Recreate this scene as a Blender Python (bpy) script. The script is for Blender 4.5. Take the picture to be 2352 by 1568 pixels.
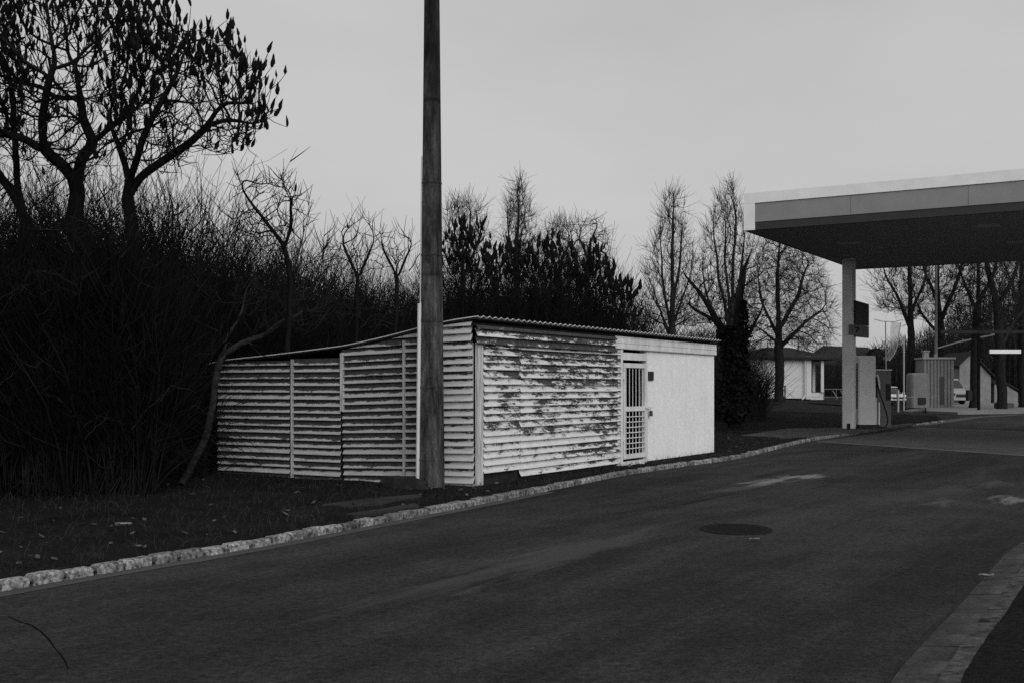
import bpy, math, random
import numpy as np
from mathutils import Vector

random.seed(7)
rng = np.random.default_rng(11)
R = math.radians
scene = bpy.context.scene
for o in list(bpy.data.objects):
    bpy.data.objects.remove(o)
COL = scene.collection

# ------------------------------------------------------------------ camera
FPX, CX, HOR, EYE = 2613.0, 1176.0, 888.0, 1.6      # photo measured at 2352 x 1568
cam_d = bpy.data.cameras.new("camera")
cam = bpy.data.objects.new("camera", cam_d)
COL.objects.link(cam)
cam.location = (0, 0, EYE)
cam.rotation_euler = (R(90), 0, 0)
cam_d.sensor_width = 36.0
cam_d.lens = 36.0 * FPX / 2352.0
cam_d.shift_y = (HOR - 784.0) / 2352.0
cam_d.clip_start = 0.1
cam_d.clip_end = 6000
scene.camera = cam

# ------------------------------------------------------------------ sky, sun, exposure
SUN_AZ, SUN_EL = 156.0, 30.0        # compass style: 0 = +Y (away from the camera), clockwise
world = bpy.data.worlds.new("World")
scene.world = world
world.use_nodes = True
nt = world.node_tree
nt.nodes.clear()
w_out = nt.nodes.new("ShaderNodeOutputWorld")
w_bg = nt.nodes.new("ShaderNodeBackground")
w_sky = nt.nodes.new("ShaderNodeTexSky")
w_sky.sky_type = 'NISHITA'
w_sky.sun_disc = False
w_sky.sun_elevation = R(SUN_EL)
w_sky.sun_rotation = R(SUN_AZ)
w_sky.dust_density = 4.0
w_bw = nt.nodes.new("ShaderNodeRGBToBW")
w_mix = nt.nodes.new("ShaderNodeMix")            # overcast veil evens the clear-sky pattern out
w_mix.data_type = 'FLOAT'
w_mix.inputs[0].default_value = 0.9
w_tc = nt.nodes.new("ShaderNodeTexCoord")
w_map = nt.nodes.new("ShaderNodeMapping")
w_map.inputs['Scale'].default_value = (1.0, 1.0, 2.6)
w_no = nt.nodes.new("ShaderNodeTexNoise")
w_no.inputs['Scale'].default_value = 1.6
w_no.inputs['Detail'].default_value = 4.0
w_mr = nt.nodes.new("ShaderNodeMapRange")
w_mr.inputs['From Min'].default_value = 0.3
w_mr.inputs['From Max'].default_value = 0.7
w_mr.inputs['To Min'].default_value = 4.25
w_mr.inputs['To Max'].default_value = 5.5
L = nt.links.new
L(w_sky.outputs[0], w_bw.inputs[0])
L(w_bw.outputs[0], w_mix.inputs[2])
L(w_tc.outputs['Generated'], w_map.inputs[0])
L(w_map.outputs[0], w_no.inputs['Vector'])
L(w_no.outputs[0], w_mr.inputs[0])
L(w_mr.outputs[0], w_mix.inputs[3])
L(w_mix.outputs[0], w_bg.inputs[0])
w_bg.inputs[1].default_value = 0.1
L(w_bg.outputs[0], w_out.inputs[0])

sun_d = bpy.data.lights.new("sun", 'SUN')
sun_d.energy = 1.5
sun_d.angle = R(50)
sun_d.color = (1, 1, 1)
sun = bpy.data.objects.new("sun", sun_d)
COL.objects.link(sun)
sd = Vector((math.sin(R(SUN_AZ)) * math.cos(R(SUN_EL)), math.cos(R(SUN_AZ)) * math.cos(R(SUN_EL)), math.sin(R(SUN_EL))))
sun.rotation_euler = (-sd).to_track_quat('-Z', 'Y').to_euler()

scene.view_settings.view_transform = 'Standard'
scene.view_settings.look = 'None'
scene.view_settings.exposure = 0.12
scene.view_settings.gamma = 1.0
scene.cycles.use_denoising = False
scene.cycles.max_bounces = 5
scene.cycles.diffuse_bounces = 3

# ------------------------------------------------------------------ picture <-> place
def gp(x, y, z=0.0):
    """ground point seen at photo pixel x, y (height z)"""
    Z = FPX * (EYE - z) / (y - HOR)
    return Vector(((x - CX) * Z / FPX, Z, z))

def atd(x, y, Z):
    return Vector(((x - CX) * Z / FPX, Z, EYE + (HOR - y) * Z / FPX))

# ------------------------------------------------------------------ object helpers
def tag(o, label=None, cat=None, group=None, kind=None):
    if label: o['label'] = label
    if cat: o['category'] = cat
    if group: o['group'] = group
    if kind: o['kind'] = kind
    return o

def empty(name, loc, rz=0.0, **k):
    o = bpy.data.objects.new(name, None)
    o.empty_display_size = 0.3
    o.location = loc
    o.rotation_euler = (0, 0, rz)
    COL.objects.link(o)
    tag(o, **k)
    return o

def copy_tree(o, parent=None):
    c = o.copy()
    COL.objects.link(c)
    if parent: c.parent = parent
    for ch in list(o.children):
        copy_tree(ch, c)
    return c

class MB:
    """mesh builder: boxes, tubes, prisms collected into ONE mesh object"""
    def __init__(s):
        s.v, s.f, s.n = [], [], 0
    def raw(s, v, f):
        v = np.asarray(v, float).reshape(-1, 3)
        s.v.append(v)
        for q in f:
            s.f.append([i + s.n for i in q])
        s.n += len(v)
        return s
    def box(s, a, b, c=0.0):
        """a..b opposite corners, chamfer c on vertical and top edges"""
        x0, y0, z0 = [min(p, q) for p, q in zip(a, b)]
        x1, y1, z1 = [max(p, q) for p, q in zip(a, b)]
        if c <= 0:
            v = [(x0, y0, z0), (x1, y0, z0), (x1, y1, z0), (x0, y1, z0), (x0, y0, z1), (x1, y0, z1), (x1, y1, z1), (x0, y1, z1)]
            f = [(3, 2, 1, 0), (4, 5, 6, 7), (0, 1, 5, 4), (1, 2, 6, 5), (2, 3, 7, 6), (3, 0, 4, 7)]
            return s.raw(v, f)
        def ring(ins, z):
            k = c + ins
            return [(x0 + k, y0 + ins, z), (x1 - k, y0 + ins, z), (x1 - ins, y0 + k, z), (x1 - ins, y1 - k, z),
                    (x1 - k, y1 - ins, z), (x0 + k, y1 - ins, z), (x0 + ins, y1 - k, z), (x0 + ins, y0 + k, z)]
        v = ring(0, z0) + ring(0, z1 - c) + ring(c * 0.8, z1)
        f = [tuple(range(7, -1, -1)), tuple(range(16, 24))]
        for r in (0, 8):
            for i in range(8):
                j = (i + 1) % 8
                f.append((r + i, r + j, r + 8 + j, r + 8 + i))
        return s.raw(v, f)
    def tube(s, pts, r, n=8, cap=True):
        pts = np.asarray(pts, float)
        rad = np.full(len(pts), r) if np.isscalar(r) else np.asarray(r, float)
        t = np.gradient(pts, axis=0)
        t /= np.linalg.norm(t, axis=1)[:, None] + 1e-9
        ref = np.eye(3)[np.argmin(np.abs(t.mean(0)))]
        a = np.cross(t, ref); a /= np.linalg.norm(a, axis=1)[:, None] + 1e-9
        b = np.cross(t, a)
        ang = np.arange(n) * 2 * math.pi / n
        v = pts[:, None, :] + rad[:, None, None] * (np.cos(ang)[None, :, None] * a[:, None, :] + np.sin(ang)[None, :, None] * b[:, None, :])
        f = []
        for k in range(len(pts) - 1):
            for i in range(n):
                j = (i + 1) % n
                f.append((k * n + i, k * n + j, k * n + n + j, k * n + n + i))
        if cap:
            f.append(tuple(range(n - 1, -1, -1)))
            f.append(tuple((len(pts) - 1) * n + i for i in range(n)))
        return s.raw(v.reshape(-1, 3), f)
    def prism(s, poly, z0, z1):
        """horizontal polygon (counter clockwise) extruded up"""
        n = len(poly)
        v = [(p[0], p[1], z0) for p in poly] + [(p[0], p[1], z1) for p in poly]
        f = [tuple(range(n - 1, -1, -1)), tuple(range(n, 2 * n))]
        for i in range(n):
            j = (i + 1) % n
            f.append((i, j, n + j, n + i))
        return s.raw(v, f)
    def extrude(s, prof, axis, a0, a1):
        """closed 2-D profile extruded along local axis 0 (x) or 1 (y); profile gives the two other coordinates"""
        n = len(prof)
        def p3(p, a):
            return (a, p[0], p[1]) if axis == 0 else (p[0], a, p[1])
        v = [p3(p, a0) for p in prof] + [p3(p, a1) for p in prof]
        f = [tuple(range(n - 1, -1, -1)), tuple(range(n, 2 * n))]
        for i in range(n):
            j = (i + 1) % n
            f.append((i, j, n + j, n + i))
        return s.raw(v, f)
    def build(s, name, mat, parent=None, loc=None, rot=None, smooth=False, **k):
        me = bpy.data.meshes.new(name)
        v = np.concatenate(s.v) if s.v else np.zeros((0, 3))
        me.from_pydata([tuple(p) for p in v], [], s.f)
        me.materials.append(mat)
        import bmesh
        bm = bmesh.new(); bm.from_mesh(me)
        bmesh.ops.recalc_face_normals(bm, faces=bm.faces)
        bm.to_mesh(me); bm.free()
        if smooth:
            me.polygons.foreach_set('use_smooth', [True] * len(me.polygons))
        o = bpy.data.objects.new(name, me)
        COL.objects.link(o)
        if parent: o.parent = parent
        if loc is not None: o.location = loc
        if rot is not None: o.rotation_euler = rot
        tag(o, **k)
        return o

class Tubes:
    """many thin tubes, meshed in batches"""
    def __init__(s):
        s.g = {}
        s.ex_v, s.ex_f = [], []
    def add(s, pts, rad, sides=3):
        pts = np.asarray(pts, float)
        s.g.setdefault((len(pts), sides), []).append((pts, np.asarray(rad, float)))
    def build(s, name, mat, parent=None, **k):
        V, F, n0 = [], [], 0
        for (n, sd_), items in s.g.items():
            if n < 2: continue
            P = np.stack([i[0] for i in items]); RR = np.stack([i[1] for i in items])
            t = np.gradient(P, axis=1)
            t /= np.linalg.norm(t, axis=2)[..., None] + 1e-9
            ref = np.eye(3)[np.argmin(np.abs(t.mean(1)), axis=1)][:, None, :]
            a = np.cross(t, np.broadcast_to(ref, t.shape)); a /= np.linalg.norm(a, axis=2)[..., None] + 1e-9
            b = np.cross(t, a)
            ang = np.arange(sd_) * 2 * math.pi / sd_
            v = P[:, :, None, :] + RR[:, :, None, None] * (np.cos(ang)[:, None] * a[:, :, None, :] + np.sin(ang)[:, None] * b[:, :, None, :])
            M = len(items)
            idx = np.arange(M * n * sd_).reshape(M, n, sd_) + n0
            q = np.stack([idx[:, :-1, :], np.roll(idx, -1, 2)[:, :-1, :], np.roll(idx, -1, 2)[:, 1:, :], idx[:, 1:, :]], -1)
            V.append(v.reshape(-1, 3)); F.append(q.reshape(-1, 4)); n0 += v.size // 3
        if not V:
            V.append(np.zeros((0, 3))); F.append(np.zeros((0, 4), int))
        V = np.concatenate(V); F = np.concatenate(F)
        return quads(name, V, F, mat, parent, **k)

def quads(name, V, F, mat, parent=None, smooth=True, **k):
    me = bpy.data.meshes.new(name)
    me.vertices.add(len(V)); me.vertices.foreach_set('co', np.asarray(V, np.float32).ravel())
    m = F.shape[1]
    me.loops.add(F.size); me.loops.foreach_set('vertex_index', F.astype(np.int32).ravel())
    me.polygons.add(len(F)); me.polygons.foreach_set('loop_start', np.arange(0, F.size, m, dtype=np.int32))
    me.polygons.foreach_set('use_smooth', np.full(len(F), smooth))
    me.update(calc_edges=True)
    me.validate()
    me.materials.append(mat)
    o = bpy.data.objects.new(name, me)
    COL.objects.link(o)
    if parent: o.parent = parent
    tag(o, **k)
    return o

# ------------------------------------------------------------------ materials (all grey: the photograph is black and white)
class NT:
    def __init__(s, name, rough=0.85, spec=0.3, metal=0.0):
        s.m = bpy.data.materials.new(name); s.m.use_nodes = True
        s.t = s.m.node_tree
        s.b = s.t.nodes['Principled BSDF']
        s.b.inputs['Roughness'].default_value = rough
        s.b.inputs['Specular IOR Level'].default_value = spec
        s.b.inputs['Metallic'].default_value = metal
        s.tc = s.t.nodes.new('ShaderNodeTexCoord')
    def put(s, node, i, x):
        if isinstance(x, (int, float)): node.inputs[i].default_value = x
        else: s.t.links.new(x, node.inputs[i])
    def math(s, op, a, b=0.0, clamp=False):
        n = s.t.nodes.new('ShaderNodeMath'); n.operation = op; n.use_clamp = clamp
        s.put(n, 0, a); s.put(n, 1, b)
        return n.outputs[0]
    def coord(s, scale=(1, 1, 1), rot=(0, 0, 0), loc=(0, 0, 0)):
        n = s.t.nodes.new('ShaderNodeMapping')
        n.vector_type = 'TEXTURE' if False else 'POINT'
        n.inputs['Scale'].default_value = scale; n.inputs['Rotation'].default_value = rot; n.inputs['Location'].default_value = loc
        s.t.links.new(s.tc.outputs['Object'], n.inputs[0])
        return n.outputs[0]
    def noise(s, scale, detail=3.0, rough=0.55, vec=None, dist=0.0):
        n = s.t.nodes.new('ShaderNodeTexNoise')
        n.inputs['Scale'].default_value = scale; n.inputs['Detail'].default_value = detail
        n.inputs['Roughness'].default_value = rough; n.inputs['Distortion'].default_value = dist
        s.t.links.new(vec if vec is not None else s.tc.outputs['Object'], n.inputs['Vector'])
        return n.outputs[0]
    def vor(s, scale, vec=None, feature='F1', out='Distance', rnd=1.0):
        n = s.t.nodes.new('ShaderNodeTexVoronoi'); n.feature = feature
        n.inputs['Scale'].default_value = scale; n.inputs['Randomness'].default_value = rnd
        s.t.links.new(vec if vec is not None else s.tc.outputs['Object'], n.inputs['Vector'])
        return n.outputs[out]
    def rng(s, x, a, b, c, d, smooth=False):
        n = s.t.nodes.new('ShaderNodeMapRange'); n.clamp = True
        if smooth: n.interpolation_type = 'SMOOTHSTEP'
        s.put(n, 0, x)
        for i, q in enumerate((a, b, c, d)): s.put(n, i + 1, q)
        return n.outputs[0]
    def lerp(s, f, a, b):
        n = s.t.nodes.new('ShaderNodeMix'); n.data_type = 'FLOAT'
        s.put(n, 0, f); s.put(n, 2, a); s.put(n, 3, b)
        return n.outputs[0]
    def sep(s):
        n = s.t.nodes.new('ShaderNodeSeparateXYZ'); s.t.links.new(s.tc.outputs['Object'], n.inputs[0])
        return n.outputs
    def grey(s, x):
        n = s.t.nodes.new('ShaderNodeCombineColor')
        for i in range(3): s.put(n, i, x)
        s.t.links.new(n.outputs[0], s.b.inputs['Base Color'])
        return s
    def bump(s, h, strength=0.5, dist=0.01):
        n = s.t.nodes.new('ShaderNodeBump'); n.inputs['Strength'].default_value = strength; n.inputs['Distance'].default_value = dist
        s.t.links.new(h, n.inputs['Height']); s.t.links.new(n.outputs[0], s.b.inputs['Normal'])
        return s

def simple(name, lo, hi, scale=6.0, rough=0.8, spec=0.3, bump=0.0, stretch=(1, 1, 1), metal=0.0, detail=4.0):
    n = NT(name, rough, spec, metal)
    v = n.coord(stretch)
    a = n.noise(scale, detail, 0.6, v)
    n.grey(n.rng(a, 0.3, 0.7, lo, hi))
    if bump: n.bump(n.noise(scale * 6, 3, 0.6, v), bump, 0.01)
    return n.m

# shed frame: local x runs along the front wall, local y along the left wall
C0 = gp(1086, 1127); C0.z = 0.0
C1 = gp(1639, 1047); C1.z = 0.0
U = (C1 - C0).normalized(); V = Vector((-U.y, U.x, 0))
SHED_L = (C1 - C0).length
SHED_RZ = math.atan2(U.y, U.x)

def front_uz(x, y, off=0.0):
    dx, dz = (x - CX) / FPX, (HOR - y) / FPX
    c = C0 - V * off
    u = (dx * c.y - c.x) / (U.x - dx * U.y)
    t = c.y + u * U.y
    return u, EYE + dz * t

def left_vz(x, y, off=0.0):
    dx, dz = (x - CX) / FPX, (HOR - y) / FPX
    c = C0 - U * off
    v = (dx * c.y - c.x) / (V.x - dx * V.y)
    t = c.y + v * V.y
    return v, EYE + dz * t

PITCH = 0.115

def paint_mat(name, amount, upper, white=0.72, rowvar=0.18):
    """white paint flaking off rusty sheet; the flake mask is weighted towards the top of each rib"""
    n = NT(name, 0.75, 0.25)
    x, y, z = n.sep()
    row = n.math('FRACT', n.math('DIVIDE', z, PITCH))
    wn = n.t.nodes.new('ShaderNodeTexWhiteNoise'); wn.noise_dimensions = '1D'; n.put(wn, 'W', n.math('FLOOR', n.math('DIVIDE', z, PITCH)))
    big = n.noise(0.55, 2, 0.5, n.coord((1, 1, 1.6)))
    fl = n.noise(2.4, 8, 0.74, n.coord((1.0, 1.0, 5.0)))
    fine = n.noise(20, 6, 0.78, n.coord((0.8, 0.8, 2.0)))
    score = n.math('ADD', n.math('ADD', n.math('MULTIPLY', fl, 0.9), n.math('MULTIPLY', fine, 0.35)), n.math('MULTIPLY', big, 0.26))
    score = n.math('ADD', score, n.rng(wn.outputs[0], 0, 1, 0.05, 0.05 + rowvar))
    score = n.math('ADD', score, n.rng(x, 0.2, 5.5, 0.0, 0.07))
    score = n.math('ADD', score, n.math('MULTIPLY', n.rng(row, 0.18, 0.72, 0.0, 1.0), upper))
    hgt = n.rng(z, 0.3, 2.4, 0.0, 0.12)
    score = n.math('ADD', score, hgt)
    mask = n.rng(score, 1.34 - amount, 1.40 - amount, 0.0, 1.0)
    dirt = n.noise(9, 5, 0.65, n.coord((0.5, 0.5, 3)))
    wht = n.rng(dirt, 0.3, 0.72, white, white * 0.72)
    wht = n.lerp(n.rng(n.noise(90, 2, 0.7), 0.35, 0.65, 0.0, 1.0), n.math('MULTIPLY', wht, 0.86), wht)
    rust = n.rng(n.noise(14, 5, 0.7), 0.3, 0.7, 0.022, 0.075)
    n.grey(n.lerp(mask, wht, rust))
    n.bump(n.math('ADD', n.math('MULTIPLY', mask, -0.6), n.math('MULTIPLY', fine, 0.3)), 0.35, 0.004)
    return n.m

M = {}
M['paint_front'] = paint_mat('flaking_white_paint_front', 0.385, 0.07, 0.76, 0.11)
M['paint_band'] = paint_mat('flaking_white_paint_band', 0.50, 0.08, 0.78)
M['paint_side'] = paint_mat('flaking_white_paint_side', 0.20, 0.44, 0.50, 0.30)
M['paint_corner'] = paint_mat('flaking_white_paint_corner', 0.08, 0.36, 0.60)  # corner panel: fewer flakes and a paler white than the side

def plaster():
    n = NT('rough_white_plaster', 0.9, 0.15)
    x, y, z = n.sep()
    a = n.noise(1.4, 4, 0.6)
    sp = n.noise(20, 7, 0.88)
    streak = n.noise(5, 4, 0.6, n.coord((1.6, 1, 0.12)))
    c = n.rng(a, 0.3, 0.7, 0.80, 0.88)
    c = n.math('MULTIPLY', c, n.rng(sp, 0.38, 0.62, 0.80, 1.08))
    c = n.math('MULTIPLY', c, n.rng(streak, 0.3, 0.62, 0.93, 1.0))
    drip = n.math('MULTIPLY', n.rng(z, 2.15, 2.42, 0.0, 1.0), n.rng(n.noise(9, 4, 0.7, n.coord((1.3, 1, 0.35))), 0.52, 0.66, 0.0, 1.0))
    c = n.lerp(n.math('MULTIPLY', drip, 0.5), c, 0.2)
    foot = n.math('MULTIPLY', n.rng(z, 0.0, 0.22, 1.0, 0.0), n.rng(n.noise(6, 5, 0.7), 0.45, 0.6, 0.0, 1.0))
    c = n.lerp(n.math('MULTIPLY', foot, 0.55), c, 0.15)
    n.grey(c)
    n.bump(sp, 0.5, 0.006)
    return n.m
M['plaster'] = plaster()
M['white_paint'] = simple('worn_white_paint', 0.50, 0.74, 5, 0.6, 0.3, 0.2, (1, 1, 0.4))
M['wood'] = simple('weathered_white_timber', 0.26, 0.66, 9, 0.8, 0.2, 0.4, (4, 4, 0.25))
M['dark'] = simple('near_black_matte', 0.012, 0.03, 5, 0.9, 0.1, 0.2)  # near black; also stands in for the unlit shed interior
M['eternit'] = simple('grey_roof_sheet', 0.07, 0.15, 4, 0.9, 0.2, 0.2)
M['eternit_edge'] = M['eternit']
M['vent'] = simple('dark_vent_metal', 0.02, 0.04, 12, 0.6, 0.3)
M['steel'] = simple('dull_steel', 0.10, 0.2, 9, 0.5, 0.4, 0.1)

def concrete_pole():
    n = NT('stained_concrete', 0.92, 0.15)
    x, y, z = n.sep()
    a = n.noise(2.2, 5, 0.65, n.coord((3, 3, 0.5)))
    sp = n.noise(45, 4, 0.75, n.coord((1, 1, 0.5)))
    c = n.rng(a, 0.38, 0.62, 0.018, 0.085)
    c = n.math('MULTIPLY', c, n.rng(n.noise(9, 5, 0.7, n.coord((1, 1, 0.35))), 0.35, 0.65, 0.6, 1.35))
    c = n.math('MULTIPLY', c, n.rng(sp, 0.3, 0.7, 0.55, 1.45))
    lich = n.rng(n.noise(3.4, 4, 0.6), 0.6, 0.68, 0.0, 0.5)
    c = n.lerp(n.math('MULTIPLY', lich, n.rng(z, 0.2, 1.2, 1.0, 0.0)), c, 0.24)
    top_tone = n.rng(z, 2.9, 6.6, 1.0, 0.38)        # shaft darkens towards the top
    c = n.math('MULTIPLY', c, top_tone)
    for zz in (3.3, 5.95):
        d = n.math('ABSOLUTE', n.math('SUBTRACT', z, zz))
        c = n.math('MULTIPLY', c, n.rng(d, 0.0, 0.05, 0.45, 1.0))
    n.grey(c)
    n.bump(sp, 0.5, 0.006)
    return n.m
M['pole'] = concrete_pole()
M['conduit'] = simple('pale_plastic_pipe', 0.5, 0.66, 3, 0.5, 0.3)

KD = Vector((0.53, 0.848, 0)).normalized()
KANG = math.atan2(KD.y, KD.x)
def asphalt():
    n = NT('old_asphalt', 0.95, 0.08)
    along = n.coord((1, 1, 1), (0, 0, -KANG))
    st = n.t.nodes.new('ShaderNodeMapping'); st.inputs['Scale'].default_value = (0.10, 0.75, 1)
    n.t.links.new(along, st.inputs[0])
    streak = n.noise(1.0, 8, 0.72, st.outputs[0], 0.3)
    mid = n.noise(0.9, 9, 0.75)
    grit = n.noise(16, 8, 0.88)
    c = n.rng(n.math('ADD', n.math('MULTIPLY', streak, 0.65), n.math('MULTIPLY', mid, 0.35)), 0.34, 0.68, 0.014, 0.046, True)
    sp = n.noise(60, 3, 0.8)
    c = n.math('MULTIPLY', c, n.rng(sp, 0.33, 0.68, 0.5, 1.55))
    c = n.math('MULTIPLY', c, n.rng(grit, 0.39, 0.61, 0.46, 1.58))
    stone = n.vor(42)
    pick = n.noise(17, 2, 0.6)
    c = n.math('ADD', c, n.math('MULTIPLY', n.rng(stone, 0.12, 0.22, 0.05, 0.0), n.rng(pick, 0.56, 0.66, 0.0, 1.0)))
    # pale worn-through patches and a bleached rim, each with its own outline
    wob = n.noise(1.3, 5, 0.7, n.coord((1, 1, 1), (0, 0, 0)))
    def blob(px, py, ru, rv, val, thr=0.5, str_=1.0):
        p = gp(px, py)
        mp = n.coord((1, 1, 1), (0, 0, -KANG), (0, 0, 0))
        q = Vector((math.cos(-KANG) * p.x - math.sin(-KANG) * p.y, math.sin(-KANG) * p.x + math.cos(-KANG) * p.y, 0))
        sb = n.t.nodes.new('ShaderNodeVectorMath'); sb.operation = 'SUBTRACT'; n.t.links.new(mp, sb.inputs[0]); sb.inputs[1].default_value = q
        sc = n.t.nodes.new('ShaderNodeVectorMath'); sc.operation = 'MULTIPLY'; n.t.links.new(sb.outputs[0], sc.inputs[0]); sc.inputs[1].default_value = (1 / ru, 1 / rv, 0)
        ln = n.t.nodes.new('ShaderNodeVectorMath'); ln.operation = 'LENGTH'; n.t.links.new(sc.outputs[0], ln.inputs[0])
        e = n.math('ADD', n.math('SUBTRACT', 1.0, ln.outputs['Value']), n.math('MULTIPLY', n.math('SUBTRACT', wob2, 0.5), 2.6))
        return n.math('MULTIPLY', n.rng(e, thr, thr + 0.45, 0.0, 1.0), str_), val
    wst = n.t.nodes.new('ShaderNodeMapping'); wst.inputs['Scale'].default_value = (0.45, 2.2, 1); n.t.links.new(along, wst.inputs[0])
    wob2 = n.noise(1.7, 6, 0.72, wst.outputs[0])
    for b in ((1775, 1104, 1.6, 0.42, 0.2, 0.25, 0.85), (1855, 1094, 0.9, 0.25, 0.22, 0.2, 0.8), (1700, 1120, 1.6, 0.4, 0.08, 0.3, 0.55),
              (2330, 1146, 1.3, 0.5, 0.2, 0.45, 0.7), (2160, 1154, 1.6, 0.4, 0.12, 0.55, 0.6), (2280, 1110, 2.0, 0.5, 0.08, 0.45, 0.6),
              (1300, 1270, 3.0, 0.45, 0.07, 0.15, 0.55), (1080, 1330, 2.4, 0.35, 0.06, 0.2, 0.45), (2150, 1135, 3, .6, .06, .3, .5)):
        f, val = blob(*b)
        c = n.lerp(f, c, val)
    for b in ((1745, 1092, 0.9, 0.18, 0.008, 0.3, 0.8), (1650, 1140, 2.5, 0.06, 0.006, 0.2, 0.7)):
        f, val = blob(*b)
        c = n.lerp(f, c, val)
    n.grey(c)
    n.bump(n.math('ADD', sp, n.math('MULTIPLY', stone, -0.5)), 0.6, 0.01)
    return n.m
M['asphalt'] = asphalt()

def soil(name, lo, hi, fleck=0.12):
    n = NT(name, 0.97, 0.05)
    a = n.noise(0.7, 6, 0.68)
    b = n.noise(26, 4, 0.75)
    c = n.rng(a, 0.32, 0.7, lo, hi)
    c = n.math('MULTIPLY', c, n.rng(b, 0.3, 0.7, 0.35, 1.7))
    fl = n.math('MULTIPLY', n.rng(n.vor(5.5), 0.02, 0.07, 1.0, 0.0), n.rng(n.noise(2.4, 2, 0.5), 0.52, 0.6, 0.0, 1.0))
    c = n.lerp(fl, c, fleck)
    n.grey(c)
    n.bump(b, 0.8, 0.04)
    return n.m
M['soil'] = soil('leafy_soil', 0.006, 0.016)
M['lawn'] = soil('winter_lawn', 0.014, 0.03, 0.03)
M['grass'] = simple('dry_grass_blade', 0.02, 0.05, 3, 0.9, 0.1)
M['ground'] = simple('far_ground', 0.015, 0.03, 0.5, 0.95, 0.05)
M['iron_dark'] = simple('crack_dirt', 0.003, 0.006, 5, .98, .02)
def conc(name, lo, hi):
    n = NT(name, 0.95, 0.1)
    a = n.noise(1.1, 6, 0.65); b = n.noise(55, 3, 0.75)
    c = n.math('MULTIPLY', n.rng(a, 0.3, 0.7, lo, hi), n.rng(b, 0.3, 0.7, 0.6, 1.4))
    n.grey(c); n.bump(b, 0.5, 0.008)
    return n.m
M['apron'] = conc('forecourt_concrete', 0.046, 0.085)
M['pale_conc'] = conc('pale_concrete', 0.10, 0.17)
M['strip_conc'] = conc('drain_concrete', 0.075, 0.12)
M['gutter'] = conc('gutter_concrete', 0.05, 0.085)
M['rem'] = conc('sunken_slab', 0.014, 0.05)
M['platform'] = conc('platform_concrete', 0.14, 0.22)
def kerbm():
    n = NT('chipped_kerb_stone', 0.92, 0.12)
    a = n.noise(3.0, 5, 0.7); b = n.noise(24, 4, 0.75)
    c = n.math('MULTIPLY', n.rng(a, 0.35, 0.65, 0.09, 0.35), n.rng(b, 0.36, 0.62, 0.28, 1.35))
    gi_ = n.t.nodes.new('ShaderNodeNewGeometry'); c = n.math('MULTIPLY', c, n.rng(gi_.outputs['Random Per Island'], 0, 1, .55, 1.2))
    n.grey(c); n.bump(b, 0.7, 0.012)
    return n.m
M['kerb'] = kerbm()
M['bark'] = simple('dark_bark', 0.010, 0.026, 8, 0.95, 0.05, 0.5, (1, 1, 0.4))
M['bark_far'] = simple('grey_bark', 0.018, 0.04, 4, 0.95, 0.05, 0.2)
M['bark_pale'] = simple('light_catching_bark', 0.012, 0.034, 9, 0.95, 0.05, 0.4, (1, 1, 0.4))  # trunk tone kept lighter for the light it catches
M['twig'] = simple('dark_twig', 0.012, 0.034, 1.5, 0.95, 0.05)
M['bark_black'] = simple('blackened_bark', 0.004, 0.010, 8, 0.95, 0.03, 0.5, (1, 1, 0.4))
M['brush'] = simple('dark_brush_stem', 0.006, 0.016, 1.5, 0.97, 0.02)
M['cone'] = simple('dark_sumac_fruit', 0.006, 0.014, 20, 0.98, 0.03)
M['ivy'] = simple('dark_ivy_leaf', 0.008, 0.024, 3, 0.8, 0.1)
M['leaf'] = simple('fallen_leaf', 0.10, 0.3, 8, 0.9, 0.1)

# ------------------------------------------------------------------ ground, road, kerb
def sheet(name, poly, z, mat, **k):
    n = len(poly)
    me = bpy.data.meshes.new(name)
    me.from_pydata([(p[0], p[1], z) for p in poly], [], [tuple(range(n))])
    me.materials.append(mat)
    if me.polygons[0].normal.z < 0: me.flip_normals()
    o = bpy.data.objects.new(name, me); COL.objects.link(o)
    tag(o, kind='structure', **k)
    return o

sheet('ground', [(-2500, -60), (2500, -60), (2500, 4000), (-2500, 4000)], -0.012, M['ground'])

KERB_PX = [(0, 1359), (282, 1309), (564, 1263), (850, 1207), (1129, 1153), (1288, 1121), (1438, 1090), (1588, 1068), (1693, 1054), (1760, 1037), (1831, 1019), (1871, 1010.5), (1990, 993), (2090, 979), (2171, 968.8)]
kp = [gp(*p) for p in KERB_PX]
k0 = kp[0] - (kp[1] - kp[0]).normalized() * 9.0
kp = [k0] + kp
def resample(pts, step):
    out = []; carry = 0.0
    for a, b in zip(pts[:-1], pts[1:]):
        d = (b - a).length; t = carry
        while t < d:
            out.append(a.lerp(b, t / d)); t += step
        carry = t - d
    return out
def smooth(pts, it=6):
    pts = [p.copy() for p in pts]
    for _ in range(it):
        q = [p.copy() for p in pts]
        for i in range(1, len(pts) - 1):
            pts[i] = (q[i - 1] + q[i] * 2 + q[i + 1]) / 4
    return pts
kf = smooth(resample(kp, 0.31), 8)
def offs(pts, d):
    out = []
    for i, p in enumerate(pts):
        t = (pts[min(i + 1, len(pts) - 1)] - pts[max(i - 1, 0)]).normalized()
        out.append(p + Vector((-t.y, t.x, 0)) * d)
    return out

# road: everything to the right of the kerb line
road_poly = [p.copy() for p in kf] + [Vector((30, 70, 0)), Vector((34, 84, 0)), Vector((120, 84, 0)), Vector((120, -40, 0)), Vector((-40, -40, 0))]
sheet('road', road_poly, 0.0, M['asphalt'])

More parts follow.
